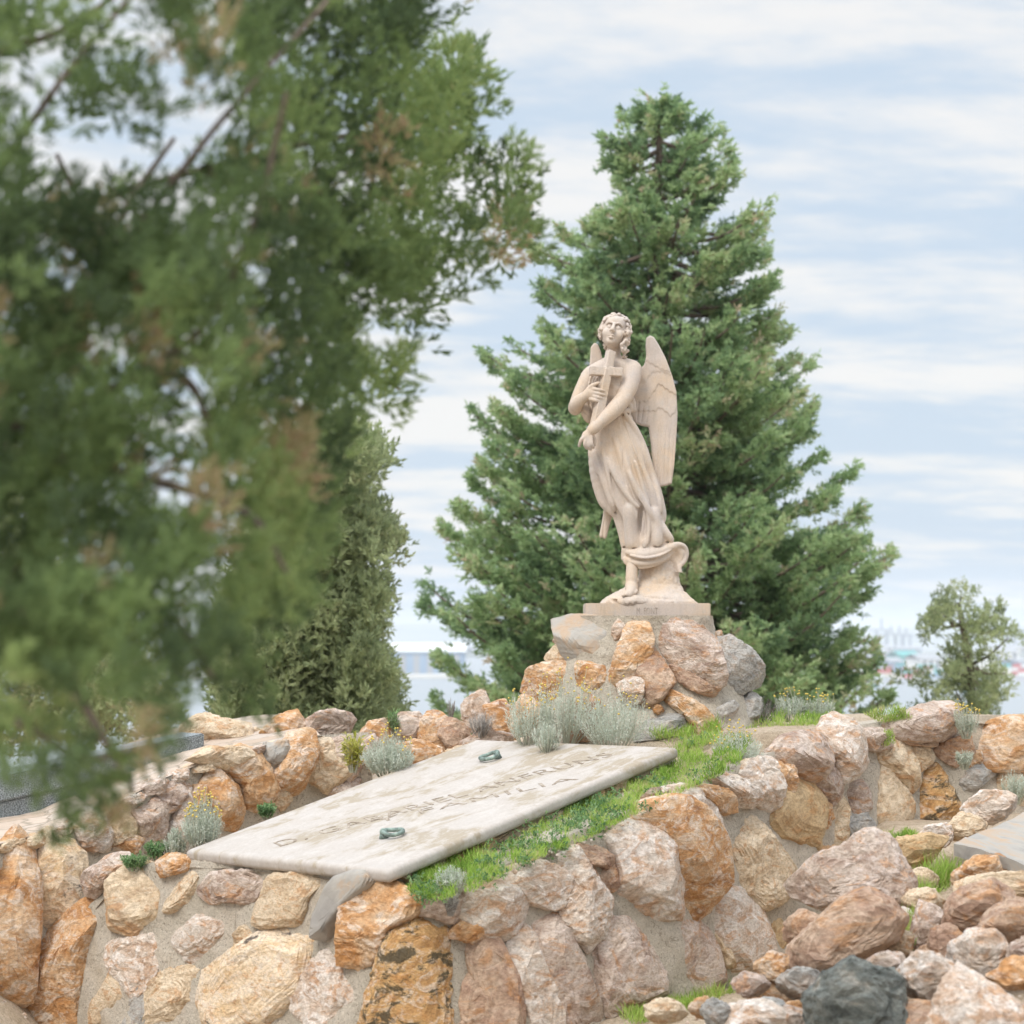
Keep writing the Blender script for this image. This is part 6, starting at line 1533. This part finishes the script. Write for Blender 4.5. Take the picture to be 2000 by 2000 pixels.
# ================================================================= HARBOUR far below, seen through haze
def flatmat(name, c, c2=None, scale=.05):
    m, nt, b = new_mat(name)
    if c2:
        v = objvec(nt, False); nt.links.new(ramp_(nt, noise(nt, v, scale, 3), [(.4, c), (.6, c2)]), b.inputs['Base Color'])
    else: b.inputs['Base Color'].default_value = (*c, 1)
    b.inputs['Roughness'].default_value = .9; return m
HM_ = {k: flatmat(k, *v) for k, v in {'white cladding': ((.80, .80, .78), (.70, .70, .68)), 'blue cladding': ((.22, .32, .46), (.28, .38, .50)), 'teal cladding': ((.08, .38, .36),), 'quay concrete': ((.55, .53, .49), (.62, .60, .56)),
    'red paint': ((.55, .08, .07),), 'rust steel': ((.35, .16, .12),), 'crane steel': ((.22, .25, .32),), 'glass dark': ((.06, .08, .10),), 'cream cladding': ((.66, .60, .48),), 'grey roof': ((.35, .36, .38),), 'boat blue': ((.02, .25, .50),)}.items()}
def boxes(name, lst, mat, parent=None, loc=None):
    V, F = [], []
    for x0, x1, y0, y1, z0, z1 in lst:
        b_ = len(V); V += [(x0, y0, z0), (x1, y0, z0), (x1, y1, z0), (x0, y1, z0), (x0, y0, z1), (x1, y0, z1), (x1, y1, z1), (x0, y1, z1)]
        F += [tuple(b_ + k for k in q) for q in ((0, 1, 5, 4), (1, 2, 6, 5), (2, 3, 7, 6), (3, 0, 4, 7), (4, 5, 6, 7), (3, 2, 1, 0))]
    return mesh_np(name, V, F, mat, parent, False, loc=loc)
def shed(px0, px1, pyb, pyt, label, wall, roof, bays=0, name='warehouse', dep=70, cat='warehouse', group='harbour buildings in the haze'):
    Yd = (SEA + 2 - CAM_H) / ((P(1000, pyb, 1).z - CAM_H)); a, c = P(px0, pyb, Yd), P(px1, pyt, Yd); h = c.z - a.z
    t = empty(name, (a.x, Yd, a.z), label, cat, group)
    boxes('wall', [(a.x, c.x, Yd, Yd + dep, a.z, a.z + h * .72)], HM_[wall], t)
    # pitched roof
    x0, x1, e = a.x - 2, c.x + 2, h * .72
    V = [(x0, Yd - 2, a.z + e), (x1, Yd - 2, a.z + e), (x1, Yd + dep + 2, a.z + e), (x0, Yd + dep + 2, a.z + e), (x0, Yd + dep / 2, a.z + h), (x1, Yd + dep / 2, a.z + h)]
    me = mesh_np('roof', V, [(0, 1, 5, 4), (2, 3, 4, 5), (3, 2, 1, 0)], HM_[roof], t, False)
    w = (c.x - a.x)
    for k in range(bays):
        x = a.x + w * (k + .5) / bays; boxes('door', [(x - w / bays * .22, x + w / bays * .22, Yd - .4, Yd - .05, a.z, a.z + h * .62)], HM_['glass dark' if wall != 'blue cladding' else 'grey roof'], t)
    return t
tag(boxes('quay', [(-420, -40, 1480, 1700, SEA - 2, SEA + 2)], HM_['quay concrete']), kind='structure')
tag(boxes('pier', [(120, 900, 1560, 2300, SEA - 2, SEA + 2)], HM_['quay concrete']), kind='structure')
tag(boxes('far_shore', [(-2600, 2600, 2700, 3100, SEA - 2, SEA + 5)], flatmat('hazy far land', (.22, .26, .24), (.35, .36, .33), .01)), kind='structure')
shed(722, 905, 1316, 1256, 'long white roofed warehouse with a blue front left of the fir', 'blue cladding', 'white cladding', 7)
shed(640, 718, 1318, 1270, 'plain white shed partly hidden by the cypress', 'white cladding', 'white cladding', 3)
shed(960, 1010, 1300, 1268, 'small cream building glimpsed through the lower fir branches', 'cream cladding', 'grey roof', 2)
shed(1684, 1722, 1300, 1266, 'white warehouse just right of the fir tree', 'white cladding', 'grey roof', 2)
shed(1722, 1740, 1298, 1268, 'cream tower block right of the white warehouse', 'cream cladding', 'grey roof', 1)
shed(1762, 1796, 1304, 1272, 'teal green warehouse left of the small tree', 'teal cladding', 'teal cladding', 2)
shed(1800, 1838, 1310, 1278, 'pale building right of the teal green warehouse', 'white cladding', 'grey roof', 3)
shed(1742, 1764, 1312, 1285, 'blue fronted building left of the teal green warehouse', 'blue cladding', 'grey roof', 2)
shed(1940, 1990, 1300, 1262, 'long white shed behind the right side of the small tree', 'white cladding', 'grey roof', 3)
shed(1992, 2060, 1308, 1286, 'low blue shed at the right frame edge', 'blue cladding', 'grey roof', 3)
for i, (a_, b_, w_, lb) in enumerate(((735, 790, 'cream cladding', 'low cream building on the far shore above the left end of the long warehouse'), (800, 850, 'white cladding', 'low white building on the far shore above the middle of the long warehouse'), (860, 925, 'grey roof', 'low grey building on the far shore above the right end of the long warehouse'),
    (1690, 1745, 'white cladding', 'long white building on the far shore behind the cranes'), (1752, 1800, 'blue cladding', 'blue building on the far shore left of the small tree'), (1950, 2010, 'cream cladding', 'cream building on the far shore at the right frame edge'))):
    shed(a_, b_, 1281 - i % 3, 1262 - i % 2 * 3, lb, w_, 'grey roof', 3)
# stacks of containers
rc = random.Random(3)
for i, (x0, pyb) in enumerate(((1690, 1322), (1716, 1318), (1745, 1324), (1775, 1320), (1806, 1323), (1960, 1318), (1990, 1320))):
    Yd = (SEA + 2 - CAM_H) / (P(1000, pyb, 1).z - CAM_H)
    for j in range(3):
        for k in range(rc.choice((2, 3))):
            a = P(x0, pyb, Yd); c = rc.choice(('rust steel', 'blue cladding', 'white cladding', 'teal cladding', 'red paint', 'cream cladding'))
            o = boxes('container', [(a.x + j * 6.3, a.x + j * 6.3 + 6, Yd, Yd + 2.5, SEA + 2 + k * 2.62, SEA + 2 + k * 2.62 + 2.58)], HM_[c], None, (a.x + j * 6.3 + 3, Yd, SEA + 2 + k * 2.62))
            tag(o, 'tiny freight container stacked on the hazy quay', 'container', 'freight containers on the quay')
def crane(px, pyb, pyt, label, flip=1):
    Yd = (SEA + 2 - CAM_H) / (P(1000, pyb, 1).z - CAM_H); a, c = P(px, pyb, Yd), P(px, pyt, Yd); h = c.z - a.z; x, y, z = a.x, Yd, a.z; w = h * .3
    t = empty('gantry_crane', (x, y, z), label, 'crane', 'container cranes in the haze')
    leg = [(x + sx_ * w / 2 - 1, x + sx_ * w / 2 + 1, y + sy_ * w / 3 - 1, y + sy_ * w / 3 + 1, z, z + h * .66) for sx_ in (-1, 1) for sy_ in (-1, 1)]
    for l in leg: boxes('leg', [l], HM_['crane steel'], t)
    boxes('crossbeam', [(x - w / 2, x + w / 2, y - w / 3 - 1, y - w / 3 + 1, z + h * .25, z + h * .28), (x - w / 2, x + w / 2, y + w / 3 - 1, y + w / 3 + 1, z + h * .25, z + h * .28)], HM_['crane steel'], t)
    boxes('boom', [(x - w * (1.6 if flip > 0 else .8), x + w * (.8 if flip > 0 else 1.6), y - 1.5, y + 1.5, z + h * .66, z + h * .70)], HM_['crane steel'], t)
    boxes('mast', [(x - 1.2, x + 1.2, y - 1, y + 1, z + h * .70, z + h)], HM_['crane steel'], t)
for i, (px, pyt, fl, lab) in enumerate(((1722, 1208, 1, 'tallest faint crane nearest to the fir tree'), (1741, 1222, 1, 'faint crane second from the fir tree'), (1757, 1222, -1, 'faint crane third from the fir tree'), (1770, 1226, -1, 'faint crane with its boom towards the small tree'),
    (1972, 1218, 1, 'faint crane right of the small tree'), (1990, 1214, -1, 'faint crane at the right frame edge'))):
    crane(px, 1276 if i < 4 else 1272, pyt, lab, fl)
def boat(px, py, L, mat, label):
    Yd = (SEA - CAM_H) / (P(1000, py, 1).z - CAM_H); a = P(px, py, Yd); t = empty('boat', tuple(a), label, 'boat')
    V, F = [], []; n = 9
    for i in range(n):
        u = i / (n - 1); w = L * .17 * (1 - max(0, (u - .55) / .45) ** 2) + .02; sh = .10 * L * (1 + .5 * u * u)
        for (yy, zz_) in ((-w, sh), (-w * .7, 0), (0, -.03 * L), (w * .7, 0), (w, sh)): V.append((a.x + (u - .5) * L, a.y + yy, a.z + zz_))
    for i in range(n - 1):
        for j in range(4): F.append((i * 5 + j, (i + 1) * 5 + j, (i + 1) * 5 + j + 1, i * 5 + j + 1))
        F.append((i * 5 + 4, (i + 1) * 5 + 4, (i + 1) * 5, i * 5))
    mesh_np('hull', V, F, HM_[mat], t, False)
    boxes('cabin', [(a.x - L * .25, a.x + L * .1, a.y - L * .1, a.y + L * .1, a.z + .10 * L, a.z + .34 * L)], HM_['boat blue' if mat == 'boat blue' else 'white cladding'], t)
boat(1889, 1357, 5.0, 'boat blue', 'bright blue boat seen through the small tree')
boat(1709, 1343, 4.6, 'boat blue', 'small blue boat on the water right of the fir')
boat(876, 1310, 22, 'red paint', 'reddish ship moored at the right end of the long warehouse')
# distant hills
xs = np.linspace(-6000, 6000, 60); V = []
for j, (yy, k) in enumerate(((6500, 0), (7000, 1), (8200, 1.2), (9500, 0))):
    for x in xs: V.append((x, yy, SEA + k * (42 + 34 * float(vnoise(np.array([[x / 900, j * .3, 0]]), 2)[0]))))
F = [(j * 60 + i, j * 60 + i + 1, (j + 1) * 60 + i + 1, (j + 1) * 60 + i) for j in range(3) for i in range(59)]
tag(mesh_np('hills', V, F, flatmat('far hills', (.12, .16, .13), (.20, .22, .18), .002)), kind='structure')

# ================================================================= HAZE: sea air over the harbour
m = bpy.data.materials.new('sea haze'); m.use_nodes = True; nt = m.node_tree
for q in list(nt.nodes): nt.nodes.remove(q)
o_ = nt.nodes.new('ShaderNodeOutputMaterial'); pv_ = nt.nodes.new('ShaderNodeVolumePrincipled')
pv_.inputs['Color'].default_value = (.93, .96, 1.0, 1); pv_.inputs['Density'].default_value = .00024; pv_.inputs['Anisotropy'].default_value = .2
nt.links.new(pv_.outputs[0], o_.inputs['Volume'])
bm = bmesh.new(); bmesh.ops.create_cube(bm, size=1)
z0, z1 = -37.5, 60.0
bmesh.ops.scale(bm, vec=(62000, 46000, z1 - z0), verts=bm.verts); bmesh.ops.translate(bm, vec=(0, 22900, (z0 + z1) / 2), verts=bm.verts)
hz = from_bm('haze', bm, m); tag(hz, kind='stuff')
